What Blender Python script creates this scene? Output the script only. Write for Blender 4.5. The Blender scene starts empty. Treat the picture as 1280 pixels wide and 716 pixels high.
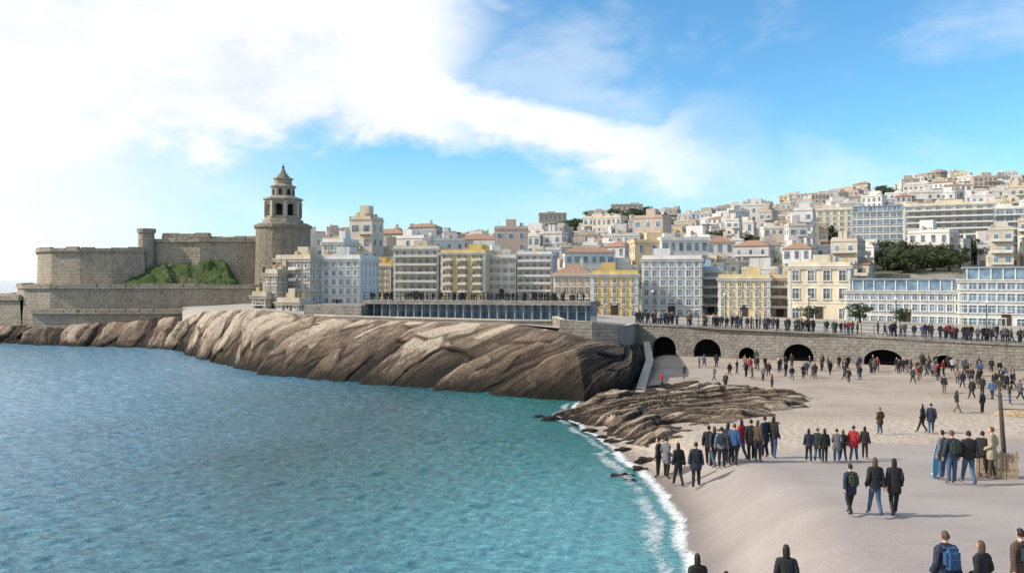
import bpy, bmesh, math, random
import numpy as np
from mathutils import Vector, noise, Matrix
R=random.Random(7)
S=bpy.context.scene
COL=S.collection
H=10.0
def ip(tab,x,k=1):
    if x<=tab[0][0]: return tab[0][k]
    for a,b in zip(tab,tab[1:]):
        if x<=b[0]:
            t=(x-a[0])/(b[0]-a[0]); return a[k]+(b[k]-a[k])*t
    return tab[-1][k]
def ss(x,a,b):
    t=max(0,min(1,(x-a)/(b-a))); return t*t*(3-2*t)
def nz(x,y,z=0): return noise.noise(Vector((x,y,z)))
# ---------------------------------------------------------------- node helpers
class NT:
    def __init__(s,tree): s.t=tree; s.n=tree.nodes; s.l=tree.links
    def add(s,typ,**kw):
        n=s.n.new(typ)
        for k,v in kw.items(): setattr(n,k,v)
        return n
    def put(s,inp,v):
        if isinstance(v,bpy.types.NodeSocket): s.l.new(v,inp)
        elif v is not None: inp.default_value=v
    def m(s,op,a,b=None,c=None,clamp=False):
        n=s.add('ShaderNodeMath',operation=op,use_clamp=clamp)
        for i,v in enumerate((a,b,c)): s.put(n.inputs[i],v)
        return n.outputs[0]
    def mix(s,f,a,b,blend='MIX'):
        n=s.add('ShaderNodeMix',data_type='RGBA',blend_type=blend)
        s.put(n.inputs[0],f); s.put(n.inputs[6],a if isinstance(a,bpy.types.NodeSocket) else (*a,1)[:4]); s.put(n.inputs[7],b if isinstance(b,bpy.types.NodeSocket) else (*b,1)[:4])
        return n.outputs[2]
    def noise(s,vec,scale,detail=4,rough=.55,out=0,dist=0):
        n=s.add('ShaderNodeTexNoise'); s.put(n.inputs['Vector'],vec)
        n.inputs['Scale'].default_value=scale; n.inputs['Detail'].default_value=detail; n.inputs['Roughness'].default_value=rough; n.inputs['Distortion'].default_value=dist
        return n.outputs[out]
    def ramp(s,f,stops,interp='LINEAR'):
        n=s.add('ShaderNodeValToRGB'); s.put(n.inputs[0],f); cr=n.color_ramp; cr.interpolation=interp
        while len(cr.elements)<len(stops): cr.elements.new(.5)
        for e,(p,c) in zip(cr.elements,stops):
            e.position=p; e.color=(*c,1)[:4] if not isinstance(c,(int,float)) else (c,c,c,1)
        return n.outputs[0]
    def mr(s,v,a,b,c=0,d=1,smooth=True):
        n=s.add('ShaderNodeMapRange',interpolation_type='SMOOTHSTEP' if smooth else 'LINEAR'); 
        for i,x in enumerate((v,a,b,c,d)): s.put(n.inputs[i],x)
        return n.outputs[0]
    def scale(s,vec,x,y,z):
        n=s.add('ShaderNodeVectorMath',operation='MULTIPLY'); s.put(n.inputs[0],vec); n.inputs[1].default_value=(x,y,z); return n.outputs[0]
    def bump(s,h,st=.5,d=.1,normal=None):
        n=s.add('ShaderNodeBump'); n.inputs['Strength'].default_value=st; n.inputs['Distance'].default_value=d; s.put(n.inputs['Height'],h)
        if normal: s.put(n.inputs['Normal'],normal)
        return n.outputs[0]
def mat(name):
    m=bpy.data.materials.new(name); m.use_nodes=True
    nt=NT(m.node_tree); p=m.node_tree.nodes['Principled BSDF']
    return m,nt,p
def simple(name,c,rough=.8,var=.25,sc=1.5,metal=0,spec=.3):
    m,n,p=mat(name)
    tc=n.add('ShaderNodeTexCoord').outputs['Object']
    f=n.noise(tc,sc,5)
    a=tuple(x*(1-var) for x in c); b=tuple(min(1,x*(1+var)) for x in c)
    n.put(p.inputs['Base Color'],n.ramp(f,[(.3,a),(.7,b)]))
    p.inputs['Roughness'].default_value=rough; p.inputs['Metallic'].default_value=metal; p.inputs['Specular IOR Level'].default_value=spec
    return m
def plaster(name,c):
    m,n,p=mat(name)
    g=n.add('ShaderNodeNewGeometry').outputs['Position']
    f=n.noise(n.scale(g,1,1,.25),.8,6,.65); f2=n.noise(g,.12,3)
    col=n.mix(n.mr(f,.35,.75),tuple(x*.72 for x in c),c)
    col=n.mix(n.mr(f2,.3,.7,0,.3),col,(c[0]*.72,c[1]*.7,c[2]*.68))
    n.put(p.inputs['Base Color'],col); p.inputs['Roughness'].default_value=.85; p.inputs['Specular IOR Level'].default_value=.2
    return m
PAL=[(.78,.75,.70),(.70,.62,.49),(.60,.53,.44),(.81,.79,.76),(.57,.46,.38),(.55,.54,.52),(.70,.56,.34),(.73,.69,.63),(.66,.64,.62),(.79,.76,.71),(.46,.42,.37),(.74,.71,.68)]  # house tints kept pale to stand in for distance haze
def stone(name,c1,c2,mort,bw=.9,bh=.4,stain=.6):
    m,n,p=mat(name)
    uv=n.add('ShaderNodeTexCoord').outputs['UV']; g=n.add('ShaderNodeNewGeometry').outputs['Position']
    b=n.add('ShaderNodeTexBrick'); n.put(b.inputs['Vector'],uv)
    b.inputs['Color1'].default_value=(*c1,1); b.inputs['Color2'].default_value=(*c2,1); b.inputs['Mortar'].default_value=(*mort,1)
    b.inputs['Scale'].default_value=1; b.inputs['Brick Width'].default_value=bw; b.inputs['Row Height'].default_value=bh; b.inputs['Mortar Size'].default_value=.02
    f=n.noise(n.scale(g,1,1,.35),.32,9,.75); f2=n.noise(g,2.2,8,.75)
    col=n.mix(n.mr(f,.42,.66,0,stain),b.outputs[0],tuple(x*.42 for x in c1))
    col=n.mix(n.mr(f2,.35,.68,0,.65),col,tuple(min(1,x*1.3) for x in c2))
    n.put(p.inputs['Base Color'],col); p.inputs['Roughness'].default_value=.92; p.inputs['Specular IOR Level'].default_value=.15
    h=n.m('ADD',n.m('MULTIPLY',b.outputs['Fac'],-.4),n.m('MULTIPLY',f2,2.0))
    n.put(p.inputs['Normal'],n.bump(h,1.0,.25))
    return m
M={}
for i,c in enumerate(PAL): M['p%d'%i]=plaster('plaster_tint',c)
def randwall():
    m,n,p=mat('house_plaster')
    r=n.add('ShaderNodeObjectInfo').outputs['Random']
    col=n.ramp(r,[(i/len(PAL),c) for i,c in enumerate(PAL)],'CONSTANT')
    g=n.add('ShaderNodeNewGeometry').outputs['Position']
    f=n.noise(n.scale(g,1,1,.3),.5,6,.65)
    n.put(p.inputs['Base Color'],n.mix(n.mr(f,.35,.75,.5,0),col,n.mix(1.0,col,(.6,.57,.54),'MULTIPLY')))
    p.inputs['Roughness'].default_value=.85; p.inputs['Specular IOR Level'].default_value=.2
    return m
M['rand']=randwall()
M['yellow']=plaster('yellow_plaster',(.80,.58,.22)); M['softyellow']=plaster('soft_yellow_plaster',(.77,.62,.34)); M['cream']=plaster('cream_plaster',(.80,.70,.52)); M['white']=plaster('white_plaster',(.83,.82,.79))
M['beige']=plaster('beige_plaster',(.68,.58,.45)); M['grey']=plaster('grey_plaster',(.38,.34,.29)); M['trim']=plaster('trim_plaster',(.76,.73,.66)); M['sandtrim']=plaster('sand_trim',(.62,.54,.43))
M['blue']=plaster('pale_blue_plaster',(.45,.60,.74)); M['ochre']=plaster('ochre_plaster',(.66,.48,.22))
M['roofgrey']=simple('roof_membrane',(.32,.30,.28),.9); M['tile']=simple('terracotta_tile',(.31,.19,.13),.85,.35,2.5)
M['slate']=simple('slate_blue_roof',(.26,.29,.33),.7)
M['frame']=simple('painted_frame',(.70,.69,.66),.5,.08); M['dark']=simple('shade_painted_interior',(.018,.018,.02),.9)  # near-black colour stands in for the shade inside openings
M['metal']=simple('dark_railing_metal',(.05,.055,.06),.45,.2,3,.6); M['wood']=simple('weathered_wood',(.34,.25,.16),.85,.4,6); M['darkwood']=simple('dark_wood',(.06,.045,.035),.8,.4,5)
M['colpaint']=simple('weathered_column_paint',(.30,.31,.31),.8,.3,3)
def glass(name,c,b):
    m,n,p=mat(name)
    g=n.add('ShaderNodeNewGeometry').outputs['Position']
    f=n.noise(g,.7,2)
    n.put(p.inputs['Base Color'],n.ramp(f,[(.35,c),(.65,b)])); p.inputs['Roughness'].default_value=.12; p.inputs['Specular IOR Level'].default_value=.7
    return m
M['glass']=glass('window_glass',(.05,.06,.075),(.2,.22,.24)); M['bglass']=glass('blue_window_glass',(.08,.14,.20),(.22,.32,.41)); M['lglass']=glass('haze_tint_window_glass',(.08,.10,.13),(.24,.27,.31)); M['pglass']=glass('dark_blue_glazing',(.03,.08,.14),(.10,.20,.30))  # lglass is lightened to imitate distance haze on hillside windows
M['stone']=stone('fort_stone',(.38,.315,.24),(.48,.41,.32),(.26,.215,.165),1.1,.5,.65)
M['quay']=stone('quay_stone',(.32,.285,.24),(.41,.37,.32),(.18,.16,.135),.8,.35,.65)
# ---------------------------------------------------------------- mesh builder
class MB:
    def __init__(s): s.v=[];s.f=[];s.mi=[];s.mats=[];s.sm=[]
    def mid(s,m):
        m=M[m] if isinstance(m,str) else m
        if m not in s.mats: s.mats.append(m)
        return s.mats.index(m)
    def poly(s,pts,m,smooth=False):
        b=len(s.v); s.v+= [tuple(p) for p in pts]; s.f.append(tuple(range(b,b+len(pts)))); s.mi.append(s.mid(m)); s.sm.append(smooth)
    def box(s,x,y,z,sx,sy,sz,m,rot=0,bottom=True):
        c,sn=math.cos(rot),math.sin(rot); b=len(s.v)
        for dz in (0,1):
            for dx,dy in ((-.5,-.5),(.5,-.5),(.5,.5),(-.5,.5)):
                a,bb=dx*sx,dy*sy; s.v.append((x+a*c-bb*sn,y+a*sn+bb*c,z+dz*sz))
        q=[(0,1,5,4),(1,2,6,5),(2,3,7,6),(3,0,4,7),(4,5,6,7)]+([(3,2,1,0)] if bottom else [])
        k=s.mid(m)
        for f in q: s.f.append(tuple(b+i for i in f)); s.mi.append(k); s.sm.append(False)
    def prism(s,pts,z0,z1,m,top=None,taper=0,cap=True):
        n=len(pts); cx=sum(p[0] for p in pts)/n; cy=sum(p[1] for p in pts)/n
        tp=[(p[0]+(cx-p[0])*taper,p[1]+(cy-p[1])*taper) for p in pts]
        b=len(s.v); s.v+=[(p[0],p[1],z0) for p in pts]+[(p[0],p[1],z1) for p in tp]
        k=s.mid(m)
        for i in range(n):
            j=(i+1)%n; s.f.append((b+i,b+j,b+n+j,b+n+i)); s.mi.append(k); s.sm.append(False)
        if cap: s.f.append(tuple(b+n+i for i in range(n))); s.mi.append(s.mid(top or m)); s.sm.append(False)
    def lathe(s,x,y,prof,n,m,smooth=False,ph=0):
        b=len(s.v); k=s.mid(m)
        for r,z in prof:
            for i in range(n):
                a=2*math.pi*i/n+ph; s.v.append((x+r*math.cos(a),y+r*math.sin(a),z))
        for j in range(len(prof)-1):
            for i in range(n):
                i2=(i+1)%n; s.f.append((b+j*n+i,b+j*n+i2,b+(j+1)*n+i2,b+(j+1)*n+i)); s.mi.append(k); s.sm.append(smooth)
        s.f.append(tuple(b+(len(prof)-1)*n+i for i in range(n))); s.mi.append(k); s.sm.append(False)
    def grid(s,rows,m,smooth=True):
        b=len(s.v); nc=len(rows[0]); k=s.mid(m)
        for r in rows: s.v+=r
        for j in range(len(rows)-1):
            for i in range(nc-1):
                s.f.append((b+j*nc+i,b+j*nc+i+1,b+(j+1)*nc+i+1,b+(j+1)*nc+i)); s.mi.append(k); s.sm.append(smooth)
    def mesh(s,name='mesh',uv=True):
        me=bpy.data.meshes.new(name); me.from_pydata(s.v,[],s.f); 
        for m in s.mats: me.materials.append(m)
        me.polygons.foreach_set('material_index',s.mi); me.polygons.foreach_set('use_smooth',s.sm)
        if uv:
            l=me.uv_layers.new(name='UVMap').data
            for p in me.polygons:
                n=p.normal
                if abs(n.z)>.8: t=None
                else:
                    q=math.hypot(n.x,n.y) or 1; t=(-n.y/q,n.x/q)
                for li in p.loop_indices:
                    c=me.vertices[me.loops[li].vertex_index].co
                    l[li].uv=(c.x,c.y) if t is None else (c.x*t[0]+c.y*t[1],c.z)
        me.update(); return me
def obj(name,me,parent=None,loc=(0,0,0),rot=0,scale=None):
    o=bpy.data.objects.new(name,me); o.location=loc; o.rotation_euler=(0,0,rot)
    if scale: o.scale=scale
    COL.objects.link(o)
    if parent: o.parent=parent
    return o
def top(o,label,cat,group=None):
    o['label']=label; o['category']=cat
    if group: o['group']=group
    return o
def struct(o,label,cat):
    o['kind']='structure'; o['label']=label; o['category']=cat; return o
def W(px,py,z=0):
    Y=(H-z)*1000/(py-350); return ((px-640)/1000*Y,Y)
def PX(px,Y): return (px-640)/1000*Y
def ZY(py,Y): return H-(py-350)/1000*Y
# ---------------------------------------------------------------- camera, light, sky
cam=bpy.data.cameras.new('camera'); co=bpy.data.objects.new('camera',cam); COL.objects.link(co)
co.location=(0,0,H); co.rotation_euler=(math.pi/2,0,0); cam.sensor_width=36; cam.lens=28.125; cam.shift_y=-8/1280; cam.clip_end=40000; cam.clip_start=.1
S.camera=co
AZ=math.radians(-96); EL=math.radians(36)
sd=Vector((math.sin(AZ)*math.cos(EL),math.cos(AZ)*math.cos(EL),math.sin(EL)))
sl=bpy.data.lights.new('sun','SUN'); sl.energy=5.0; sl.angle=math.radians(.5); sl.color=(1,.94,.84)
so=bpy.data.objects.new('sun',sl); COL.objects.link(so); so.rotation_euler=sd.to_track_quat('Z','Y').to_euler()
S.view_settings.view_transform='Standard'; S.view_settings.look='None'; S.view_settings.exposure=0
w=bpy.data.worlds.new('World'); S.world=w; w.use_nodes=True
n=NT(w.node_tree); bg=w.node_tree.nodes['Background']
sky=n.add('ShaderNodeTexSky'); sky.sky_type='NISHITA'; sky.sun_disc=False; sky.sun_elevation=EL; sky.sun_rotation=AZ; sky.altitude=0; sky.air_density=1.0; sky.dust_density=.6; sky.ozone_density=2.5
tc=n.add('ShaderNodeTexCoord').outputs['Generated']
sx=n.add('ShaderNodeSeparateXYZ'); n.put(sx.inputs[0],tc); X,Y_,Z_=sx.outputs
az=n.m('ARCTAN2',X,Y_); el=n.m('ARCSINE',Z_)
nv=n.scale(tc,1,1,1.9)
f1=n.noise(nv,3.2,9,.58,dist=.3); f2=n.noise(nv,9,7,.6)
nn=n.m('ADD',n.m('MULTIPLY',f1,.72),n.m('MULTIPLY',f2,.28))
d=n.m('MULTIPLY',n.m('SUBTRACT',nn,.5),.36)   # warp
elw=n.m('ADD',el,d)
m1=n.m('MULTIPLY',n.mr(elw,.13,.18),n.mr(n.m('ADD',az,n.m('MULTIPLY',d,1.0)),.04,-.12))
m1=n.m('MULTIPLY',m1,n.mr(f2,.28,.5,.88,1))
e2=n.m('SUBTRACT',n.m('ADD',elw,n.m('MULTIPLY',az,.28)),.208)
m2=n.m('MULTIPLY',n.mr(n.m('ABSOLUTE',e2),.08,.018),n.mr(az,.40,.08)); m2=n.m('MULTIPLY',m2,n.mr(nn,.36,.54,.45,1))
m3=n.m('MULTIPLY',n.mr(nn,.5,.66),n.mr(el,.24,.36,0,.7))
m3=n.m('MULTIPLY',m3,n.mr(az,.5,.3))
m4=n.m('MULTIPLY',n.mr(nn,.47,.66,0,.35),n.mr(el,.0,.1))
cm=n.m('MAXIMUM',n.m('MAXIMUM',m1,m2),n.m('MAXIMUM',m3,m4))
haze=n.m('MULTIPLY',n.mr(el,.17,-.02),.6); haze=n.m('MAXIMUM',haze,n.m('MULTIPLY',n.mr(az,-.14,-.58),n.mr(el,.5,.0,.45,1)))
hs=n.add('ShaderNodeHueSaturation'); hs.inputs['Saturation'].default_value=1.12; hs.inputs['Value'].default_value=1.8; n.put(hs.inputs['Color'],sky.outputs[0])
skyc=n.mix(1.0,hs.outputs[0],(.72,1.06,1.12),'MULTIPLY')
skyc=n.mix(haze,skyc,n.mix(n.mr(az,-.25,-.6),(8.2,9.1,9.9),(10.2,10.4,10.6)))
cc=n.mix(n.mr(nn,.35,.6),(8.8,9.3,9.9),(11.5,11.5,11.5))
n.put(bg.inputs['Color'],n.mix(n.m('MULTIPLY',cm,.98),skyc,cc)); bg.inputs['Strength'].default_value=.1
# ---------------------------------------------------------------- water
SH=[(-40,-6),(12,-.5),(18,3.0),(20,4.3),(24,5.4),(27.3,6.2),(34.5,6.95),(38.5,7.0),(42.6,6.5),(50,5.5),(58.8,3.8),(64.5,5.2),(70,10),(83,13.3),(101,17.2),(115,20)]
m,n,p=mat('sea_water')
g=n.add('ShaderNodeNewGeometry').outputs['Position']
gx=n.add('ShaderNodeSeparateXYZ'); n.put(gx.inputs[0],g)
big=n.noise(n.scale(g,.7,1,1),.045,4,.5,dist=.4)
fine=n.noise(n.scale(g,.5,1.3,1),3.4,6,.72,dist=.4)
side=n.m('ADD',gx.outputs[0],n.m('MULTIPLY',n.m('SUBTRACT',big,.5),26))
deep_glare=n.ramp(n.mr(side,-36,4,0,1,False),[(0,(.12,.26,.36)),(.33,(.05,.155,.22)),(.62,(.018,.085,.10)),(1,(.025,.15,.145))])  # deep-water tones; the left end is lightened in place of glare
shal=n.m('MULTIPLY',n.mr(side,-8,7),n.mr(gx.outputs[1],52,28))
col=n.mix(n.m('MULTIPLY',shal,.85),deep_glare,(.12,.33,.35))
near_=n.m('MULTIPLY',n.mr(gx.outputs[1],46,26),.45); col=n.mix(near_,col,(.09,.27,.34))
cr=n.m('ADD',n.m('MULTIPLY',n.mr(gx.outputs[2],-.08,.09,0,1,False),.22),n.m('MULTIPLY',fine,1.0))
col=n.mix(1.0,col,n.ramp(cr,[(.38,(.50,.54,.57)),(.60,(.95,.96,.97)),(.82,(1.65,1.55,1.5))]),'MULTIPLY')  # ripple lights and darks painted into the water colour
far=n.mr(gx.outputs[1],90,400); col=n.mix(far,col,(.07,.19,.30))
n.put(p.inputs['Base Color'],col); p.inputs['Roughness'].default_value=.07; p.inputs['IOR'].default_value=1.45
h1=n.noise(n.scale(g,.7,1.2,1),4.2,6,.68,dist=.4)
n.put(p.inputs['Normal'],n.bump(h1,1.0,.13)); M['sea']=m
NRr,NCc=1250,800
Yr=21*np.exp(np.linspace(0,math.log(450/21),NRr)); pc=np.linspace(-420,900,NCc)
YY,PC=np.meshgrid(Yr,pc,indexing='ij'); XX=(PC-640)/1000*YY; ZZ=np.zeros_like(XX)
rs=np.random.RandomState(4); dy=Yr[:,None]*.00245
for k in range(120):
    lam=math.exp(rs.uniform(math.log(.3),math.log(2.2))); th=math.radians(-66)+rs.normal(0,.75); kk=2*math.pi/lam
    A_=.028*lam/(2*math.pi)*(1 if lam<1.3 else .6); att=np.clip((lam/(dy*2.2)-1),0,1)
    ph=kk*(XX*math.cos(th)+YY*math.sin(th))+rs.uniform(0,6.28)
    ZZ+=A_*att*(np.sin(ph)+.25*np.sin(2*ph+1.57))
shx=np.interp(YY,[a for a,_ in SH],[b_ for _,b_ in SH]); ZZ*=np.clip((shx-XX)/6,.15,1)
co_=np.stack([XX,YY,ZZ],-1).reshape(-1,3)
idx=np.arange(NRr*NCc).reshape(NRr,NCc); q_=np.stack([idx[:-1,:-1],idx[:-1,1:],idx[1:,1:],idx[1:,:-1]],-1).reshape(-1,4)
me=bpy.data.meshes.new('sea'); me.vertices.add(len(co_)); me.vertices.foreach_set('co',co_.ravel()); me.loops.add(q_.size); me.loops.foreach_set('vertex_index',q_.ravel().astype(np.int32))
me.polygons.add(len(q_)); me.polygons.foreach_set('loop_start',np.arange(0,q_.size,4,dtype=np.int32)); me.update(calc_edges=True); me.polygons.foreach_set('use_smooth',np.ones(len(q_),dtype=bool)); me.materials.append(m)
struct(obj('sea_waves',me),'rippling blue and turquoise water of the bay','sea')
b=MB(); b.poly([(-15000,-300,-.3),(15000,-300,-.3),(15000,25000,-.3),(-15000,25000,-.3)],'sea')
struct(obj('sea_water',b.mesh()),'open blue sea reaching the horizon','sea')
# ---------------------------------------------------------------- beach
ZM=[(-40,2.9),(25,2.8),(30,2.2),(40,1.2),(50,.75),(65,.6),(85,.5),(101,.7),(120,.9)]
def beach_z(x,y):
    d=x-ip(SH,y); w_=4.5 if y<60 else 2.5
    z=ip(ZM,y)*ss(d,-.6,w_) -.02
    if d<0: z=-.02+d*.25
    z+= .05*nz(x*.35,y*.35)*ss(d,.5,4)
    return z
m,n,p=mat('beach_sand')
g=n.add('ShaderNodeNewGeometry').outputs['Position']
gx=n.add('ShaderNodeSeparateXYZ'); n.put(gx.inputs[0],g)
at=n.add('ShaderNodeAttribute'); at.attribute_name='wet'
f=n.noise(g,.35,7,.65); f2=n.noise(g,7,5,.7); f3=n.noise(n.scale(g,.4,1,1),.14,5,.6)
sand=n.mix(n.mr(f,.3,.7),(.30,.24,.19),(.38,.31,.25)); sand=n.mix(n.mr(f2,.45,.75,0,.35),sand,(.21,.165,.13)); sand=n.mix(n.mr(f3,.42,.62,0,.5),sand,(.43,.36,.295))
br=n.add('ShaderNodeTexBrick'); n.put(br.inputs['Vector'],g); br.inputs['Scale'].default_value=1; br.inputs['Brick Width'].default_value=.42; br.inputs['Row Height'].default_value=.21; br.inputs['Mortar Size'].default_value=.010
br.inputs['Color1'].default_value=(.30,.255,.235,1); br.inputs['Color2'].default_value=(.33,.285,.26,1); br.inputs['Mortar'].default_value=(.245,.21,.19,1)
pv=n.mix(n.mr(f,.3,.75,0,.7),br.outputs[0],(.27,.23,.21)); pv=n.mix(n.mr(f3,.4,.62,0,.6),pv,(.38,.33,.30)); pv=n.mix(n.mr(f2,.5,.75,0,.4),pv,(.21,.175,.16))
edge=n.m('ADD',gx.outputs[1],n.m('MULTIPLY',n.m('SUBTRACT',f,.5),5)); edge=n.m('ADD',edge,n.m('MULTIPLY',gx.outputs[0],-.25))
tr=n.mr(edge,36.0,39.5)
col=n.mix(tr,pv,sand)
peb=n.m('MULTIPLY',n.mr(edge,38,40),n.mr(edge,50,45)); vo=n.add('ShaderNodeTexVoronoi'); n.put(vo.inputs['Vector'],g); vo.inputs['Scale'].default_value=2.6
col=n.mix(n.m('MULTIPLY',peb,n.mr(vo.outputs['Distance'],.1,.5,0,.7)),col,(.47,.39,.31))
col=n.mix(at.outputs['Fac'],col,n.mix(1.0,col,(.58,.55,.54),'MULTIPLY'))
n.put(p.inputs['Base Color'],col); n.put(p.inputs['Roughness'],n.mr(at.outputs['Fac'],0,1,.9,.35)); p.inputs['Specular IOR Level'].default_value=.3
hh=n.m('ADD',n.m('MULTIPLY',n.m('MULTIPLY',vo.outputs['Distance'],n.m('ADD',n.m('MULTIPLY',peb,.6),n.m('MULTIPLY',tr,.35))),1.2),n.m('MULTIPLY',f2,n.mr(tr,0,1,.15,.35)))
n.put(p.inputs['Normal'],n.bump(hh,.75,.11)); M['sand']=m
b=MB(); rows=[]; wet=[]
ys=[-40+i*4 for i in range(13)]+[12+i*.6 for i in range(0,165)]
for y in ys:
    row=[]; s0=ip(SH,y)
    for i in range(110):
        u=i/109; x=s0-3+ (u**1.9)*150
        z=beach_z(x,y); row.append((x,y,z)); wet.append(max(0,min(1,1-(x-s0-.3-.8*nz(y*.5,3))/1.3)))
    rows.append(row)
b.grid(rows,'sand'); me=b.mesh(uv=False)
a=me.attributes.new('wet','FLOAT','POINT'); a.data.foreach_set('value',wet)
struct(obj('beach_ground',me),'sandy beach running into pale stone paving','ground')
# foam
m,n,p=mat('sea_foam')
g=n.add('ShaderNodeNewGeometry').outputs['Position']; at=n.add('ShaderNodeAttribute'); at.attribute_name='edge'
f=n.noise(g,3.2,9,.78,dist=1.0); f2=n.noise(g,.45,3); p.inputs['Base Color'].default_value=(.74,.77,.77,1); p.inputs['Roughness'].default_value=.6
n.put(p.inputs['Alpha'],n.mr(n.m('ADD',n.m('ADD',f,n.m('MULTIPLY',at.outputs['Fac'],.44)),n.m('MULTIPLY',n.m('SUBTRACT',f2,.5),.5)),.63,.98,0,.9,False)); M['foam']=m
b=MB(); rows=[]; ev=[]
ny=420
for j in range(ny):
    y=19+j*(66-19)/(ny-1); row=[]
    for i in range(22):
        v=i/21; wdt=2.5 if y<46 else 1.9
        x=ip(SH,y)-wdt+.45+v*wdt+.4*nz(y*.35,0)+.15*nz(y*1.6,5)
        row.append((x,y,max(.02,beach_z(x,y))+.05)); ev.append(max(math.exp(-((v-.80)/.13)**2),.58*math.exp(-((v-.42)/.17)**2))*(1 if .02<v<.98 else 0)-(0 if .04<v<.97 else .6))
    rows.append(row)
b.grid(rows,'foam'); me=b.mesh(uv=False); a=me.attributes.new('edge','FLOAT','POINT'); a.data.foreach_set('value',ev)
o=obj('sea_foam',me); o['kind']='stuff'; o['label']='white foam where small waves meet the sand'; o['category']='foam'
# ---------------------------------------------------------------- rock
def rockmat(name,lift,wl,hi=0):
    m,n,p=mat(name)
    g=n.add('ShaderNodeNewGeometry').outputs['Position']; gx=n.add('ShaderNodeSeparateXYZ'); n.put(gx.inputs[0],g)
    at=n.add('ShaderNodeAttribute'); at.attribute_name='ridge'
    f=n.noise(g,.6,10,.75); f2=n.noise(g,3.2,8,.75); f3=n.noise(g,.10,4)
    fac=n.m('ADD',n.m('ADD',n.m('MULTIPLY',at.outputs['Fac'],.95),n.m('MULTIPLY',f,.40)),lift)  # ridge value paints sunlit edges pale and crevices dark
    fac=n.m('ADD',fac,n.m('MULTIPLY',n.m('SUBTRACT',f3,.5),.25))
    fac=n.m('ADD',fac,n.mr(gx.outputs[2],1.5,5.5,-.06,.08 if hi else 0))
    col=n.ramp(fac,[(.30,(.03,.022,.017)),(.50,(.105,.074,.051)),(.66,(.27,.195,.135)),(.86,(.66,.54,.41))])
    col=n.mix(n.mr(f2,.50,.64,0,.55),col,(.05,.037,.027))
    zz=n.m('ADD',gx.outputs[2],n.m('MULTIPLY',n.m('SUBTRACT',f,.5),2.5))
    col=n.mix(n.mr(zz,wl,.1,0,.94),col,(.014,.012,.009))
    n.put(p.inputs['Base Color'],col); p.inputs['Roughness'].default_value=.82; p.inputs['Specular IOR Level'].default_value=.25
    n.put(p.inputs['Normal'],n.bump(n.m('ADD',f2,f),1.0,.38)); return m
M['rock']=rockmat('cliff_rock',-.06,2.3,1); M['ledge']=rockmat('ledge_rock',-.03,.8); M['shore']=rockmat('shore_rock',-.06,1.3)
def saw_(k,r=.24):
    fr=k-math.floor(k); return fr/r if fr<r else (1-fr)/(1-r)
def hsh(i,j,k=0):
    v=math.sin(i*127.1+j*311.7+k*74.7)*43758.5453; return v-math.floor(v)
def vor(u,v,k=0):
    iu,iv=math.floor(u),math.floor(v); b1=b2=9.; c=0; cu=cv=0
    for a_ in (-1,0,1):
        for c_ in (-1,0,1):
            gu,gv=iu+a_,iv+c_; du=gu+hsh(gu,gv,k)-u; dv_=gv+hsh(gu,gv,k+3)-v; dd=du*du+dv_*dv_
            if dd<b1: b2=b1; b1=dd; c=hsh(gu,gv,k+7); cu,cv=du,dv_
            elif dd<b2: b2=dd
    return c,math.sqrt(b2)-math.sqrt(b1),cu,cv
def cliff(name,label,base,topl,ns,nt,amp,period,lean,seed,mt,zb=-.8,steep=9e9,blk=.7,ln=7.5):
    N=len(base); L=[0]
    for a,c in zip(base,base[1:]): L.append(L[-1]+math.hypot(a[0]-c[0],a[1]-c[1]))
    def at_(lst,s):
        for i in range(N-1):
            if s<=L[i+1] or i==N-2:
                t=(s-L[i])/(L[i+1]-L[i]); t=max(0,min(1,t)); return Vector(lst[i]).lerp(Vector(lst[i+1]),t)
    b=MB(); rows=[]; rv=[]
    cols=[]
    for i in range(ns):
        s=L[-1]*i/(ns-1); B=at_(base,s); T=at_(topl,s); e=.8
        d=(at_(base,min(L[-1],s+e))-at_(base,max(0,s-e))); nrm=Vector((d.y,-d.x,0)); 
        if nrm.length<1e-5: nrm=Vector((0,-1,0))
        nrm.normalize(); cols.append((s,B,T,nrm,ss(B.x,steep-11,steep)))
    for j in range(nt):
        t=j/(nt-1); row=[]
        for s,B,T,nrm,sp in cols:
            P=B.lerp(T,t**(1.15+1.1*sp)); P.z=zb+(T.z-zb)*(t**(.75-.38*sp))
            q=s-t*lean+1.3*nz(s*.08,t*2,seed)+.3*nz(s*.5,t*5,seed)
            al=(s*.25+t*lean)
            c1,e1,du,dv_=vor(q/2.1,al/ln/1.6,seed); c2,e2_,du2,dv2=vor(q/.85,al/ln*1.4,seed+5)
            c3,e3,_,_=vor(q/.36,al/ln*3.2,seed+9)
            saw=saw_(q/period+.5*nz(q*.12,seed),.14)
            A=amp*(.75+.6*nz(s*.09,0,seed+9))*(1-.4*sp)
            wv=min(1,math.sin(math.pi*min(1,t*.9+.06))**.5)*(1-ss(t,.88,1))
            tilt=(.75*du*.5+.25*dv_)
            dd=(A*.85*saw+blk*(1.2*(c1-.5)+1.2*tilt)+blk*.5*((c2-.5)+.8*du2*.6)+blk*.15*(c3-.5)-.35*A-blk*.30*(1-ss(e1,0,.10))-blk*.12*(1-ss(e2_,0,.10)))*wv
            P=P+nrm*dd*.8+Vector((0,0,.42*dd*wv))
            row.append(tuple(P)); rv.append(max(0,min(1,(.34*saw+.24*c1+.20*c2+.10*c3+.08*t+.04)*(1-.3*sp)*(.6+.4*ss(e1,0,.12))*(.8+.2*ss(e2_,0,.1)))))  # raised slabs coloured as lit, cracks as shaded
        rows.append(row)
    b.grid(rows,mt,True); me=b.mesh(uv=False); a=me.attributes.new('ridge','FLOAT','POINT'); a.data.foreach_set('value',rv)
    return struct(obj(name,me),label,'rock')
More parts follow.
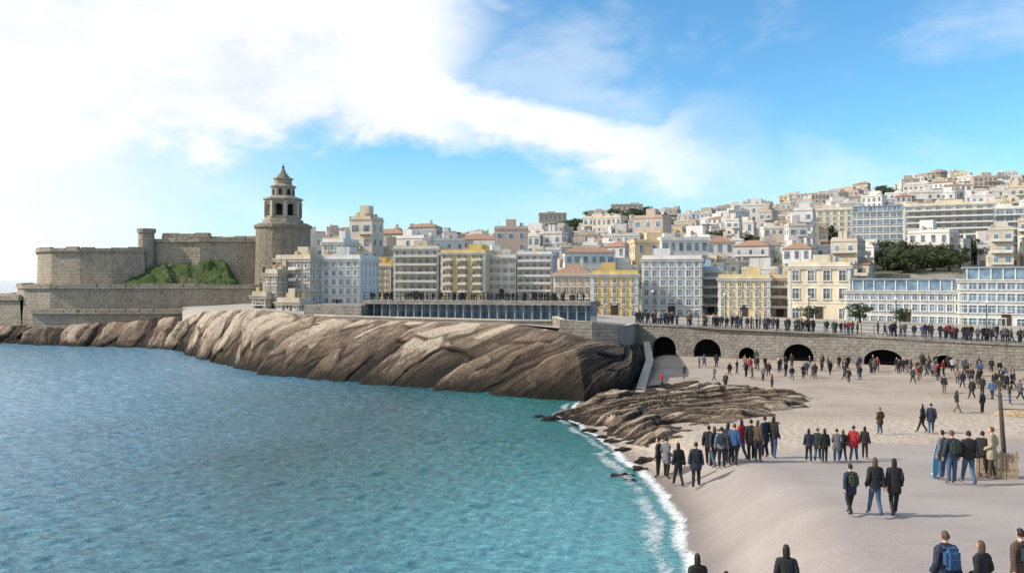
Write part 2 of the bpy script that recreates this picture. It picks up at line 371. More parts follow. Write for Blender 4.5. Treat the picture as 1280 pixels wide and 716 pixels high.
def wp(px,Y,z): return (PX(px,Y),Y,z)
base=[W(215,436)+(0,),W(250,449)+(0,),W(330,469)+(0,),W(440,479)+(0,),W(560,489)+(0,),W(650,497)+(0,),W(730,502)+(0,),W(785,494)+(0,),W(800,472)+(0,),W(806,449)+(0,)]
topl=[wp(228,118,4.1),wp(255,112,5.6),wp(320,104,6.2),wp(420,92,5.5),wp(540,86,5.5),wp(640,82,5.5),wp(700,78.2,5.0),wp(774,78.4,3.8),wp(788,91,2.9),wp(797,100.4,1.8)]
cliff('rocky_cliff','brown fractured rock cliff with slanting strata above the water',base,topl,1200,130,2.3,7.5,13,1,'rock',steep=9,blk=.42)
base=[wp(-700,135,0),wp(-60,129,0),wp(0,126,0),wp(60,121,0),wp(130,119,0),wp(200,116,0),wp(240,112,0)]
topl=[wp(-700,141,2.4),wp(-60,135,2.1),wp(0,131,2.4),wp(60,129.5,3.0),wp(130,129,3.6),wp(200,128,3.9),wp(260,124,5)]
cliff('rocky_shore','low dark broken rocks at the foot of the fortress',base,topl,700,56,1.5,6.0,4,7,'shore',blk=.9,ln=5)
poly=[W(*q) for q in [(684,521),(716,512),(762,500),(800,489),(860,487),(940,494),(1012,503),(1006,518),(950,535),(890,545),(850,556),(815,570),(792,560),(742,535)]]
def inside(x,y):
    c=False; dmin=9e9
    for i in range(len(poly)):
        x1,y1=poly[i]; x2,y2=poly[i-1]
        if (y1>y)!=(y2>y) and x<(x2-x1)*(y-y1)/(y2-y1)+x1: c=not c
        t=max(0,min(1,((x-x1)*(x2-x1)+(y-y1)*(y2-y1))/((x2-x1)**2+(y2-y1)**2))); dmin=min(dmin,math.hypot(x-x1-t*(x2-x1),y-y1-t*(y2-y1)))
    return dmin if c else -dmin
xs=[p_[0] for p_ in poly]; ysl=[p_[1] for p_ in poly]
b=MB(); st=.13; idx={}; rv=[]
nx_=int((max(xs)-min(xs)+4)/st); ny_=int((max(ysl)-min(ysl)+4)/st)
for j in range(ny_):
    for i in range(nx_):
        x=min(xs)-2+i*st; y=min(ysl)-2+j*st; dI=inside(x,y)+1.6*nz(x*.5,y*.5,3)+.5*nz(x*1.7,y*1.7,3)
        if dI<-1.0: continue
        q=-x*.42+y*.90+1.8*nz(x*.12,y*.12,2); al=x*.9+y*.42
        c1,e1,du,_=vor(q/1.15,al/4.0,11); c2,e2_,du2,_=vor(q/.45,al/1.6,12); n1=noise.fractal(Vector((x*.3,y*.3,0)),1,2,3)
        z=max(beach_z(x,y),-.25)+(.40*c1+.22*du+.16*c2+.02+.28*n1-.12*(1-ss(e1,0,.12)))*ss(dI,-.3,1.6)-.14*(1-ss(dI,-1,.2))
        idx[(i,j)]=len(b.v); b.v.append((x,y,z)); rv.append(max(0,min(1,(.34*c1+.28*c2+.12*n1+.05*min(5,max(0,x-3)))*(.5+.5*ss(e1,0,.14)))))
k=b.mid('ledge')
for (i,j) in list(idx):
    if (i+1,j) in idx and (i,j+1) in idx and (i+1,j+1) in idx:
        b.f.append((idx[(i,j)],idx[(i+1,j)],idx[(i+1,j+1)],idx[(i,j+1)])); b.mi.append(k); b.sm.append(True)
me=b.mesh(uv=False); a=me.attributes.new('ridge','FLOAT','POINT'); a.data.foreach_set('value',rv)
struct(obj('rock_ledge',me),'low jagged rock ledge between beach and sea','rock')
def boulder(px,py,r,lab):
    x,y=W(px,py,.1); bm=bmesh.new(); bmesh.ops.create_icosphere(bm,subdivisions=3,radius=1)
    for v in bm.verts:
        c=v.co.copy(); s_=1+.6*noise.fractal(c*1.5+Vector((px,0,0)),1,2,5); v.co=Vector((c.x*r*1.6*s_,c.y*r*s_,c.z*r*.6*s_))
    me=bpy.data.meshes.new('boulder'); bm.to_mesh(me); bm.free(); me.materials.append(M['ledge'])
    a=me.attributes.new('ridge','FLOAT','POINT'); a.data.foreach_set('value',[.35+.2*hsh(i,px) for i in range(len(me.vertices))])
    top(obj('boulder',me,loc=(x,y,max(-.05,beach_z(x,y)))),lab,'rock','boulders at the water edge')
for q in [(778,592,.34),(788,598,.22),(800,586,.3),(808,578,.35),(905,553,.25),(968,541,.22),(690,523,.5),(738,538,.35),(752,546,.25),(766,552,.3),(781,563,.3),(719,530,.3),(675,519,.3),(830,572,.2),(846,562,.22)]: boulder(*q,'dark wet boulder lying at the water edge')
# pale ramp kerb beside the first arch
b=MB(); rp=[W(800,494,.3),W(806,474,.5),W(812,458,.9),(PX(808,99.5),99.5)]; rz=[.6,1.0,1.6,2.4]
for i in range(3):
    p1,p2=Vector(rp[i]),Vector(rp[i+1]); d_=(p2-p1).normalized(); nn_=Vector((d_.y,-d_.x))*.4
    a1,a2=p1-nn_,p2-nn_; c1,c2=p1+nn_,p2+nn_
    b.poly([(c1.x,c1.y,-.3),(c2.x,c2.y,-.3),(c2.x,c2.y,rz[i+1]),(c1.x,c1.y,rz[i])],'quay'); b.poly([(a1.x,a1.y,rz[i]),(c1.x,c1.y,rz[i]),(c2.x,c2.y,rz[i+1]),(a2.x,a2.y,rz[i+1])],'sandtrim'); b.poly([(a2.x,a2.y,-.3),(a1.x,a1.y,-.3),(a1.x,a1.y,rz[i]),(a2.x,a2.y,rz[i+1])],'quay')
    if i==0: b.poly([(a1.x,a1.y,-.3),(c1.x,c1.y,-.3),(c1.x,c1.y,rz[0]),(a1.x,a1.y,rz[0])],'quay')
top(obj('ramp_wall',b.mesh()),'pale sloping ramp wall between the rock and the beach','wall')
# ---------------------------------------------------------------- town terrain
FR=[(228,118,4.1),(255,112,5.6),(320,104,6.2),(420,92,5.5),(540,86,5.5),(640,82,5.5),(700,78.2,5.3),(775,78.4,4.9),(788,91,4.7),(795,101.1,4.5),(900,96.1,4.1),(1000,92.3,3.9),(1100,89,3.75),(1200,86,3.55),(1290,83.3,3.35),(1500,77.3,3.1),(1700,72.5,3.0)]
SKY=[(230,352),(330,342),(390,324),(450,310),(500,305),(640,301),(700,291),(735,280),(790,274),(840,282),(870,286),(960,270),(1040,257),(1100,247),(1170,234),(1280,238),(1500,234),(1700,236)]
ZP=[(230,5.6),(320,6.2),(700,5.3),(800,4.6),(1300,3.9),(1700,3.6)]
RR=560
def terr(x,y):
    px=640+1000*x/y; Yf=ip(FR,px); zf=ip(FR,px,2); zp=ip(ZP,px)
    zr=H+(350-ip(SKY,px))*RR/1000
    if y<150: z=zf+(zp-zf)*ss(y,Yf,Yf+15)
    elif y<RR:
        t=(y-150)/(RR-150); z=zp+(zr-zp)*t**.98+3*nz(x*.012,y*.012)*min(1,t*4)*(1-t)
    else: z=zr-(y-RR)*.12
    if px<340 and y>150: z=z+( -3-z)*ss(340-px,0,60)*ss(y,150,185)
    return z
m,n,p=mat('hillside_ground')
g=n.add('ShaderNodeNewGeometry').outputs['Position']; gx=n.add('ShaderNodeSeparateXYZ'); n.put(gx.inputs[0],g)
f=n.noise(g,.06,7,.65); f2=n.noise(g,1.2,6,.7)
hill=n.ramp(f,[(.35,(.05,.07,.035)),(.5,(.11,.115,.07)),(.6,(.28,.25,.2)),(.75,(.38,.34,.29))])
hill=n.mix(n.mr(f2,.4,.7,0,.4),hill,(.08,.085,.055))
plat=n.mix(n.mr(f2,.3,.7),(.30,.27,.23),(.37,.34,.30))
n.put(p.inputs['Base Color'],n.mix(n.mr(gx.outputs[1],150,165),plat,hill)); p.inputs['Roughness'].default_value=.95; M['hill']=m
b=MB(); rows=[]
for j in range(110):
    row=[]
    for i in range(148):
        px=228+i*10; Yf=ip(FR,px)
        Yv=Yf+(155-Yf)*j/30 if j<30 else 155+((j-30)/79)**1.3*900
        x=PX(px,Yv); row.append((x,Yv,terr(x,Yv)))
    rows.append(row)
b.grid(rows,'hill'); struct(obj('hillside_terrain',b.mesh(uv=False)),'hillside and promenade ground under the town','terrain')
# ---------------------------------------------------------------- quay wall with arches
A=Vector((15.66,101.0)); B=Vector((53.9,83.0)); dv=B-A; WL=dv.length; ang=math.atan2(dv.y,dv.x)
def wtop(u): return 4.6-1.25*u/WL
def arch_t(px): q=(px-640)/1000; return (q*101-15.66)/(38.24+18*q)*WL
ARCH=[(830,3.0,3.0),(884,3.3,2.85),(934,2.0,2.0),(998,3.3,2.6),(1104,3.9,2.3),(1180,2.0,1.9)]
b=MB(); u=0; z0=.2; UE=WL*1.45; TH=.6
def fr(u,z,y=0): return (u,y,z)
def quad(u0,u1,za,zb,zc,zd): b.poly([fr(u0,za),fr(u1,zb),fr(u1,zc),fr(u0,zd)],'quay')
for px,wd,zt in ARCH:
    c=arch_t(px); l=c-wd/2; r=c+wd/2; 
    while u<l-2.5: quad(u,u+2,z0,z0,wtop(u+2),wtop(u)); u+=2
    quad(u,l,z0,z0,wtop(l),wtop(u))
    rise=min(wd/2,(zt-z0)*.62); sp=zt-rise; K=14
    pts=[(l,sp)]+[(c-wd/2*math.cos(math.pi*i/K),sp+rise*math.sin(math.pi*i/K)) for i in range(1,K)]+[(r,sp)]
    for (a1,z1),(a2,z2) in zip(pts,pts[1:]):
        b.poly([fr(a1,z1),fr(a2,z2),fr(a2,wtop(a2)),fr(a1,wtop(a1))],'quay')
        b.poly([fr(a1,z1),fr(a1,z1,.5),fr(a2,z2,.5),fr(a2,z2)],'quay'); b.poly([fr(a1,z1,.5),fr(a1,z1,3),fr(a2,z2,3),fr(a2,z2,.5)],'dark')  # inner tunnel faces painted near-black as shade
    for (a1,z1),(a2,z2) in zip(pts,pts[1:]):
        def o_(a_,z_): 
            dx=(a_-c)/(wd/2); dz=(z_-sp)/rise; q=math.hypot(dx,dz) or 1; return (a_+.3*dx/q,z_+.3*dz/q)
        p1=o_(a1,z1);p2=o_(a2,z2)
        b.poly([fr(a1,z1,-.05),fr(a2,z2,-.05),fr(p2[0],p2[1],-.05),fr(p1[0],p1[1],-.05)],'quay')
        b.poly([fr(p1[0],p1[1],-.05),fr(p2[0],p2[1],-.05),fr(p2[0],p2[1],0),fr(p1[0],p1[1],0)],'quay')
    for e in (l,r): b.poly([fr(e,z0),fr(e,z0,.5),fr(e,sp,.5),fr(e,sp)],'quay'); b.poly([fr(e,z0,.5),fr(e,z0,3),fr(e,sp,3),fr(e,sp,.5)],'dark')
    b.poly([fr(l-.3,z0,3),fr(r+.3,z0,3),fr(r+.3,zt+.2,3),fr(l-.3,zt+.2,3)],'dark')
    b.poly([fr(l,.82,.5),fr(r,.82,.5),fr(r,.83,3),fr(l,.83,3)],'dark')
    u=r
while u<UE: quad(u,u+2,z0,z0,wtop(u+2),wtop(u)); u+=2
wo=top(obj('quay_wall',b.mesh(),loc=(A.x,A.y,0),rot=ang),'long stone quay wall pierced by dark arches','wall')
b=MB(); 
for i in range(31):
    u0=i*2; b.poly([fr(u0,wtop(u0)-.25,-.12),fr(u0+2,wtop(u0+2)-.25,-.12),fr(u0+2,wtop(u0+2)+.02,-.12),fr(u0,wtop(u0)+.02,-.12)],'quay')
    b.poly([fr(u0,wtop(u0)+.02,-.12),fr(u0+2,wtop(u0+2)+.02,-.12),fr(u0+2,wtop(u0+2)+.02,.6),fr(u0,wtop(u0)+.02,.6)],'quay')
    b.poly([fr(u0,wtop(u0)-.25,-.12),fr(u0+2,wtop(u0+2)-.25,-.12),fr(u0+2,wtop(u0+2)-.25,0),fr(u0,wtop(u0)-.25,0)],'quay')
obj('coping',b.mesh(),wo)
pl=[wp(690,82,0),wp(700,78.2,0),wp(740,77.3,0),(PX(772,77.6),77.6,0),wp(785,84,0),wp(791,93,0),(A.x,A.y,0)]
zt_=[6.3,6.15,5.95,5.65,5.25,4.9,4.6]
b=MB()
for i in range(len(pl)-1):
    p1,p2=pl[i],pl[i+1]; b.poly([(p1[0],p1[1],.6),(p2[0],p2[1],.6),(p2[0],p2[1],zt_[i+1]),(p1[0],p1[1],zt_[i])],'quay')
    d_=Vector((p2[0]-p1[0],p2[1]-p1[1])).normalized(); nn_=(-d_.y*.6,d_.x*.6)
    b.poly([(p1[0],p1[1],zt_[i]),(p2[0],p2[1],zt_[i+1]),(p2[0]+nn_[0],p2[1]+nn_[1],zt_[i+1]),(p1[0]+nn_[0],p1[1]+nn_[1],zt_[i])],'sandtrim')
    b.poly([(p2[0]+nn_[0],p2[1]+nn_[1],2),(p1[0]+nn_[0],p1[1]+nn_[1],2),(p1[0]+nn_[0],p1[1]+nn_[1],zt_[i]),(p2[0]+nn_[0],p2[1]+nn_[1],zt_[i+1])],'quay')
top(obj('bastion_wall',b.mesh()),'curved stone bastion wall standing on the rock','wall')
b=MB(); pp=[wp(395,95,0),wp(420,92.5,0),wp(540,86.5,0),wp(640,82.6,0),wp(690,82,0)]
for p1,p2 in zip(pp,pp[1:]):
    cx,cy=(p1[0]+p2[0])/2,(p1[1]+p2[1])/2; L_=math.hypot(p2[0]-p1[0],p2[1]-p1[1]); b.box(cx,cy,4.2,L_,.4,1.6,'quay',math.atan2(p2[1]-p1[1],p2[0]-p1[0])); b.box(cx,cy,5.8,L_,.55,.14,'sandtrim',math.atan2(p2[1]-p1[1],p2[0]-p1[0]))
top(obj('parapet_wall',b.mesh()),'low stone parapet along the cliff top','wall')
def railing(name,label,org,rot,L_,zf,n_,h=1.05):
    b=MB()
    for i in range(n_-1):
        u0=L_*i/(n_-1); u1=L_*(i+1)/(n_-1)
        for hh_ in (h,h*.55,h*.2):
            z1,z2=zf(u0)+hh_,zf(u1)+hh_
            b.poly([(u0,-.025,z1),(u1,-.025,z2),(u1,-.025,z2+.05),(u0,-.025,z1+.05)],'metal'); b.poly([(u0,-.025,z1+.05),(u1,-.025,z2+.05),(u1,.025,z2+.05),(u0,.025,z1+.05)],'metal')
            b.poly([(u1,.025,z2),(u0,.025,z1),(u0,.025,z1+.05),(u1,.025,z2+.05)],'metal')
    ro=top(obj(name,b.mesh(),loc=(org[0],org[1],0),rot=rot),label,'railing')
    c=MB(); c.box(0,0,0,.07,.07,h+.08,'metal'); c.box(0,0,h+.08,.1,.1,.05,'metal'); pm=c.mesh()
    for i in range(n_):
        u0=L_*i/(n_-1); obj('post',pm,ro,(u0,0,zf(u0)))
    return ro
railing('railing','dark metal railing along the quay wall top',A,ang,UE,lambda u:wtop(u)+.02,48)
# ---------------------------------------------------------------- fort
def fort(name,label,pts,z0,z1,taper=0,cat='wall',seed=1):
    b=MB(); b.prism(pts,z0,z1,'stone',taper=taper); o=top(obj(name,b.mesh()),label,cat)
    n_=len(pts); cx=sum(q[0] for q in pts)/n_; cy=sum(q[1] for q in pts)/n_
    tp=[(q[0]+(cx-q[0])*taper,q[1]+(cy-q[1])*taper) for q in pts]
    c=MB(); rr=random.Random(seed)
    for i in range(n_):
        p1,p2=tp[i],tp[(i+1)%n_]; L_=math.hypot(p2[0]-p1[0],p2[1]-p1[1]); a_=math.atan2(p2[1]-p1[1],p2[0]-p1[0]); k_=max(1,int(L_/2.2))
        c.box((p1[0]+p2[0])/2,(p1[1]+p2[1])/2,z1-.5,L_+.2,.75,.28,'stone',a_)
        for j in range(k_):
            t=(j+.5)/k_; c.box(p1[0]+(p2[0]-p1[0])*t,p1[1]+(p2[1]-p1[1])*t,z1-.22,L_/k_*rr.choice([1,1,1,.85]),.55,.28+rr.uniform(0,.30),'stone',a_)
    obj('parapet',c.mesh(),o); return o
q=lambda px,Y:(PX(px,Y),Y)
fort('fortress_terrace','broad weathered stone terrace wall of the fortress',[q(26,131),q(60,129.5),q(120,130),q(250,131),q(332,132),q(330,150),q(320,178),q(40,178),q(18,150)],-.5,ZY(357,131),.03,seed=2)
fort('fortress_terrace','lower stone terrace stepping down to the rocks',[q(40,128),q(120,127.5),q(322,128.5),q(322,131),q(120,129.6),q(50,129.8)],-.5,ZY(388,129),0,seed=3)
fort('sea_wall','low stone sea wall running out along the shore',[q(-260,140),q(28,131),q(30,160),q(-260,170)],-.5,ZY(371,134),.02,seed=4)
pts=[q(46,142),q(52,138),q(64,136),q(100,135.5),q(140,136),q(182,138),q(182,168),q(50,168)]
fort('fortress_bastion','curved stone bastion with a battered wall',pts,8.8,ZY(311,137),.02,seed=5)
pts=[q(176,141),q(250,139),q(328,140),q(326,165),q(176,168)]
fort('fortress_keep','tall rectangular stone keep of the fortress',pts,8.8,ZY(299,140),.01,seed=6)
b=MB(); b.lathe(PX(183,140),140,[(1.5,8.8),(1.3,ZY(291,140)),(1.55,ZY(291,140)),(1.55,ZY(286,140))],16,'stone'); top(obj('corner_turret',b.mesh()),'round stone corner turret on the fortress wall','turret')
fort('castle_wall','stepped stone wall on the keep roof',[q(205,143),q(262,143),q(262,150),q(205,150)],17,ZY(293,143),0)
fort('castle_wall','stone wall joining the keep to the bell tower',[q(262,144),q(324,142),q(324,152),q(262,152)],8.8,ZY(297,143),0)
m,n,p=mat('grass_bank'); g=n.add('ShaderNodeNewGeometry').outputs['Position']; f=n.noise(g,.8,8,.75); f0=n.noise(g,.25,5,.7)
gc=n.ramp(f,[(.3,(.022,.042,.012)),(.5,(.06,.105,.022)),(.7,(.13,.165,.045))]); gc=n.mix(n.mr(f0,.54,.66,0,.7),gc,(.16,.14,.08))
n.put(p.inputs['Base Color'],gc); p.inputs['Roughness'].default_value=.95; n.put(p.inputs['Normal'],n.bump(f,1,.9)); M['grass']=m
b=MB(); rows=[]
MT=[(108,9.0),(140,9.7),(165,10.6),(190,12.5),(212,13.0),(240,12.6),(262,13.7),(285,12.9),(294,11),(299,9.0)]
for j in range(44):
    t=j/43; row=[]
    for i in range(150):
        px=104+i*(303-104)/149; Y=132.3+t*6.6; zt=ip(MT,px)+.4*nz(px*.08,5); n_=noise.fractal(Vector((px*.06,t*5,0)),1,2,5)
        row.append((PX(px,Y),Y,8.6+(zt-8.6)*ss(t+.12*n_,0,1.05)+.5*n_*ss(t,0,.2)*ss(zt,9,10.5)))
    rows.append(row)
b.grid(rows,'grass'); struct(obj('grass_bank',b.mesh(uv=False)),'green grassy bank leaning against the fortress keep','grass')
# bell tower
TX,TY=PX(354,141),141
M['towerst']=stone('tower_stone',(.28,.23,.175),(.36,.305,.24),(.18,.15,.115),.9,.4,.6)
tw=top(obj('bell_tower',None,loc=(TX,TY,0)),'tall stone bell tower with arcaded lantern and spire','tower')
b=MB(); b.lathe(0,0,[(4.95,3),(4.65,18.4),(4.65,18.9),(4.95,19.1),(4.95,19.6),(4.6,19.6),(4.3,19.9)],20,'towerst',ph=.2)
for s_ in (-1,0,1): 
    a_=-math.pi/2+s_*.45; b.box(4.72*math.cos(a_),4.72*math.sin(a_),12+s_,.12,.5,1.2,'dark',a_)
obj('tower_base',b.mesh(),tw)
b=MB(); b.lathe(0,0,[(3.5,19.8),(3.5,20.5),(3.1,20.6),(3.1,21.2)],8,'stone',ph=math.pi/8)
b.lathe(0,0,[(1.8,21.2),(1.8,23.6)],8,'dark',ph=math.pi/8)
for i in range(8):
    a_=math.pi/8+i*math.pi/4; b.box(2.75*math.cos(a_),2.75*math.sin(a_),21.2,.75,.75,2.5,'stone',a_); b.box(3.08*math.cos(a_),3.08*math.sin(a_),21.0,.3,.4,2.7,'sandtrim',a_)
    a2=i*math.pi/4; rr=2.7; K=6; tx,ty=-math.sin(a2),math.cos(a2); hw=.72
    for k_ in range(K):
        t1,t2=math.pi*k_/K,math.pi*(k_+1)/K
        P=[(-hw*math.cos(t1),22.7+.6*math.sin(t1)),(-hw*math.cos(t2),22.7+.6*math.sin(t2))]
        b.poly([(rr*math.cos(a2)+P[0][0]*tx,rr*math.sin(a2)+P[0][0]*ty,P[0][1]),(rr*math.cos(a2)+P[1][0]*tx,rr*math.sin(a2)+P[1][0]*ty,P[1][1]),(rr*math.cos(a2)+P[1][0]*tx,rr*math.sin(a2)+P[1][0]*ty,23.8),(rr*math.cos(a2)+P[0][0]*tx,rr*math.sin(a2)+P[0][0]*ty,23.8)],'stone')
b.lathe(0,0,[(3.1,23.6),(3.1,23.9),(3.45,24.05),(3.45,24.3),(2.5,24.6)],8,'stone',ph=math.pi/8); obj('lantern',b.mesh(),tw)
b=MB(); b.lathe(0,0,[(2.0,24.4),(2.0,26.2),(2.3,26.3),(2.3,26.5),(1.5,26.8),(1.5,27.6),(1.75,27.7),(1.75,27.9)],8,'stone',ph=math.pi/8)
for i in range(8):
    a_=i*math.pi/4; b.box(1.87*math.cos(a_),1.87*math.sin(a_),24.9,.12,.55,.95,'dark',a_)
obj('upper_drum',b.mesh(),tw)
b=MB(); b.lathe(0,0,[(1.4,27.8),(1.0,28.3),(.5,28.9),(.2,29.7)],8,'towerst',ph=math.pi/8); b.lathe(0,0,[(.08,29.6),(.22,29.8),(.22,29.95),(.06,30.1),(.03,30.6)],8,'metal'); obj('spire',b.mesh(),tw)
# ---------------------------------------------------------------- buildings
WC={}
def win_mesh(w_,h_,kind):
    key=(round(w_,1),round(h_,1),kind)
    if key in WC: return WC[key]
    w_,h_=max(.4,key[0]),max(.5,key[1]); b=MB(); gm='bglass' if kind in('blue','glassb') else 'glass'
    f=.09 if w_>.7 else .06
    b.poly([(-w_/2,-.03,0),(w_/2,-.03,0),(w_/2,-.03,h_),(-w_/2,-.03,h_)],gm)
    for sx_ in (-1,1): b.box(sx_*(w_/2+f/2),-.06,0,f,.14,h_,'frame')
    b.box(0,-.06,h_,w_+2*f+.1,.2,f*1.3,'frame'); b.box(0,-.09,-.12,w_+2*f+.16,.26,.12,'frame')
    b.box(0,-.045,0,.05,.05,h_,'frame'); b.box(0,-.044,h_*.62,w_,.045,.05,'frame')
    if kind=='shut':
        for sx_ in (-1,1): b.box(sx_*(w_/2+f+w_*.24),-.05,0,w_*.45,.05,h_,'wood' )
    if kind=='arch':
        K=8; pts=[(-(w_/2+f)*math.cos(math.pi*i/K),(w_/2+f)*.8*math.sin(math.pi*i/K)+h_+.1) for i in range(K+1)]
        b.poly([(x_,-.035,z_) for x_,z_ in pts],gm)
        for (x1,z1),(x2,z2) in zip(pts,pts[1:]): b.poly([(x1,-.1,z1),(x2,-.1,z2),(x2*1.15,-.1,h_+.1+(z2-h_-.1)*1.15),(x1*1.15,-.1,h_+.1+(z1-h_-.1)*1.15)],'frame')
    WC[key]=b.mesh('window'); return WC[key]
def building(label,px0,px1,ytop,Y,floors,bays,wm,depth=10,rot=0,kind='plain',balc=0,roof='flat',z0=None,drop=0):
    w_=(px1-px0)/1000*Y; cx=(px0+px1-1280)/2000*Y; zt=ZY(ytop,Y)
    if z0 is None: z0=terr(cx,Y+2)-.3
    h_=zt-z0; TR='sandtrim' if wm in('beige','grey') else 'trim'
    e=top(obj('building',None,loc=(cx,Y,z0),rot=rot),label,'building')
    b=MB(); b.box(0,depth/2,-2,w_,depth,h_+2,wm); fh=h_/floors
    for k_ in range(1,floors):
        if k_==1 or kind!='glassb': b.box(0,depth/2,fh*k_-.1,w_+.12,depth+.12,.16,TR if kind!='glassb' else 'frame')
    for sx_ in (-1,1): b.box(sx_*(w_/2-.2),.0,0,.42,.14,h_-.4,TR)
    obj('wall',b.mesh(),e)
    b=MB(); b.box(0,depth/2,h_-.35,w_+.5,depth+.5,.3,TR); b.box(0,depth/2,h_-.04,w_+.7,depth+.7,.14,TR)
    if roof=='flat':
        for (x_,y_,a_,c_) in ((0,.1,w_,.25),(0,depth-.1,w_,.25),(-w_/2+.12,depth/2,.25,depth-.5),(w_/2-.12,depth/2,.25,depth-.5)): b.box(x_,y_,h_+.1,a_,c_,.55,wm)
        b.box(0,depth/2,h_+.1,w_-.5,depth-.5,.06,'roofgrey')
        rr=random.Random(int(px0)); 
        b.box(rr.uniform(-w_/4,w_/4),depth*.55,h_+.16,w_*.3,depth*.35,1.7,wm)
        for _ in range(3): b.box(rr.uniform(-w_/2.3,w_/2.3),rr.uniform(1,depth-1),h_+.1,.5,.5,1.1,'ochre')
        for _ in range(3): b.box(rr.uniform(-w_/2.3,w_/2.3),rr.uniform(1,depth-1),h_+.1,.04,.04,2.4,'metal')
    elif roof=='slab':
        b.box(0,depth/2,h_+.1,w_-1.6,depth-1.6,1.5,'bglass'); b.box(0,depth/2,h_+1.6,w_-1.2,depth-1.2,.22,'slate')
        for i in range(int(w_/1.4)): b.box(-w_/2+1+i*1.4,.76,h_+.1,.12,.12,1.5,'frame')
    else:
        x_,y0_,y1_=w_/2+.35,-.35,depth+.35; r_=min(w_,depth)*.3; rx=max(.1,w_/2-depth/2)
        tm={'tile':'tile','slate':'slate'}[roof]; R1=(-rx,depth/2,h_+.1+r_);R2=(rx,depth/2,h_+.1+r_)
        a1,a2,a3,a4=(-x_,y0_,h_+.1),(x_,y0_,h_+.1),(x_,y1_,h_+.1),(-x_,y1_,h_+.1)
        b.poly([a1,a2,R2,R1],tm);b.poly([a2,a3,R2],tm);b.poly([a3,a4,R1,R2],tm);b.poly([a4,a1,R1],tm)
        b.box(w_*.2,depth*.6,h_+.3,.6,.6,r_+.6,wm)
    obj('roof',b.mesh(),e)
    cw=w_/bays; fac={'plain':(.42,.55),'shut':(.34,.55),'arch':(.40,.46),'blue':(.56,.60),'glassb':(.80,.62)}[kind]
    wm_=win_mesh(cw*fac[0],fh*fac[1],kind)
    bs=max(2,min(5,round(depth/cw)))
    if floors*(bays+2*bs)>98: bs=0 if floors*bays>98 else max(0,(98-floors*bays)//(2*floors))
    for k_ in range(floors):
        zz_=fh*k_+fh*(.22 if k_ else .12)
        for i in range(bays):
            if k_==0 and i==bays//2: continue
            obj('window',wm_,e,(-w_/2+cw*(i+.5),0,zz_))
        for i in range(bs):
            y_=depth*(i+.5)/bs
            obj('window',wm_,e,(-w_/2,y_,zz_),-math.pi/2); obj('window',wm_,e,(w_/2,y_,zz_),math.pi/2)
        if balc and k_>0:
            segs=1 if balc==1 else bays//2
            for s_ in range(segs):
                c=MB(); bw_=w_*.94 if segs==1 else cw*1.1; bx=0 if segs==1 else -w_/2+cw*(2*s_+1)
                c.box(bx,-.5,fh*k_-.02,bw_,1.0,.13,TR); c.box(bx,-.97,fh*k_+.85,bw_,.05,.06,'metal'); c.box(bx,-.975,fh*k_+.1,bw_,.02,.35,'frame')
                for j in range(int(bw_/.45)+1): c.box(bx-bw_/2+j*.45,-.97,fh*k_+.1,.035,.035,.78,'metal')
                obj('balcony',c.mesh(),e)
    c=MB(); c.box(0,-.02,0,1.1,.1,2.1,'darkwood'); c.box(0,-.05,2.1,1.5,.22,.14,TR); obj('door',c.mesh(),e)
    return e
d2=math.radians
B_=building
B_('weathered beige apartment block with stacked balconies on the rock',340,392,324,112,5,5,'beige',7,d2(-22),'plain',2,z0=5.2)
B_('lower weathered beige block stepping down to the rock',330,348,342,110,4,2,'beige',6,d2(-20),'shut',0,z0=5.2)
B_('low stone house at the cliff edge',314,334,370,109,2,3,'beige',5,d2(-15),'shut',0,z0=4.8)
B_('small beige annex below the apartment blocks',344,376,378,106,2,3,'beige',3,d2(-18),'shut',0,z0=4.8)
B_('white apartment block with small square windows',393,451,324,113,6,6,'white',8,d2(-10),'plain',0,z0=5.2)
B_('white upper tower block with narrow windows',402,430,303,122,7,3,'white',6,d2(-12),'plain',0,z0=5)
B_('narrow yellow house between apartment blocks',452,489,332,160,5,4,'yellow',12,d2(-8),'shut',0,'flat')
B_('cream apartment block with long balconies',491,549,311,158,6,6,'cream',11,d2(-6),'plain',1)
B_('bright yellow apartment block with white balconies',550,607,316,156,6,6,'yellow',12,d2(-10),'plain',2)
B_('pale beige apartment building with shuttered windows',609,645,322,160,5,4,'white',12,d2(-5),'shut',0)
B_('white apartment block with rooftop terrace',646,690,318,160,6,5,'white',12,d2(-8),'plain',1)
B_('low cream house with tiled roof',692,739,343,150,3,5,'cream',9,d2(-8),'shut',0,'tile')
B_('yellow villa with tall arched windows',739,797,343,118,4,5,'yellow',9,d2(-10),'arch',0,'flat')
B_('tall white hotel with vertical window bays',803,876,324,126,6,7,'white',10,d2(-14),'blue',0)
B_('slim pale blue apartment house',877,900,338,132,5,3,'blue',10,d2(-14),'plain',1)
B_('pale yellow seafront building with white trim',899,961,348,122,4,6,'softyellow',10,d2(-18),'arch',0)
B_('beige town house with narrow balconies',963,987,348,124,4,3,'beige',9,d2(-20),'shut',2)
B_('cream neoclassical building with heavy cornice',987,1060,333,118,3,4,'cream',11,d2(-25),'plain',0)
B_('long white seafront hotel with glazed top floor',1062,1204,364,112,3,15,'white',9,d2(-25),'blue',0,'slab')
B_('pale blue and white seafront building with glass bays',1206,1310,350,106,4,10,'white',9,d2(-27),'glassb',0,'slab')
B_('blue glazed apartment block with white frame',1066,1134,264,255,5,9,'white',14,d2(-22),'glassb',0,'slab')
B_('large cream hotel with rows of blue windows',1135,1236,256,225,8,9,'cream',14,d2(-26),'blue',1)
B_('white modern block with glass balconies',1238,1310,260,235,6,7,'white',14,d2(-28),'glassb',1)
B_('cream apartment tower on the slope',1022,1064,262,260,7,5,'cream',13,d2(-22),'plain',0)
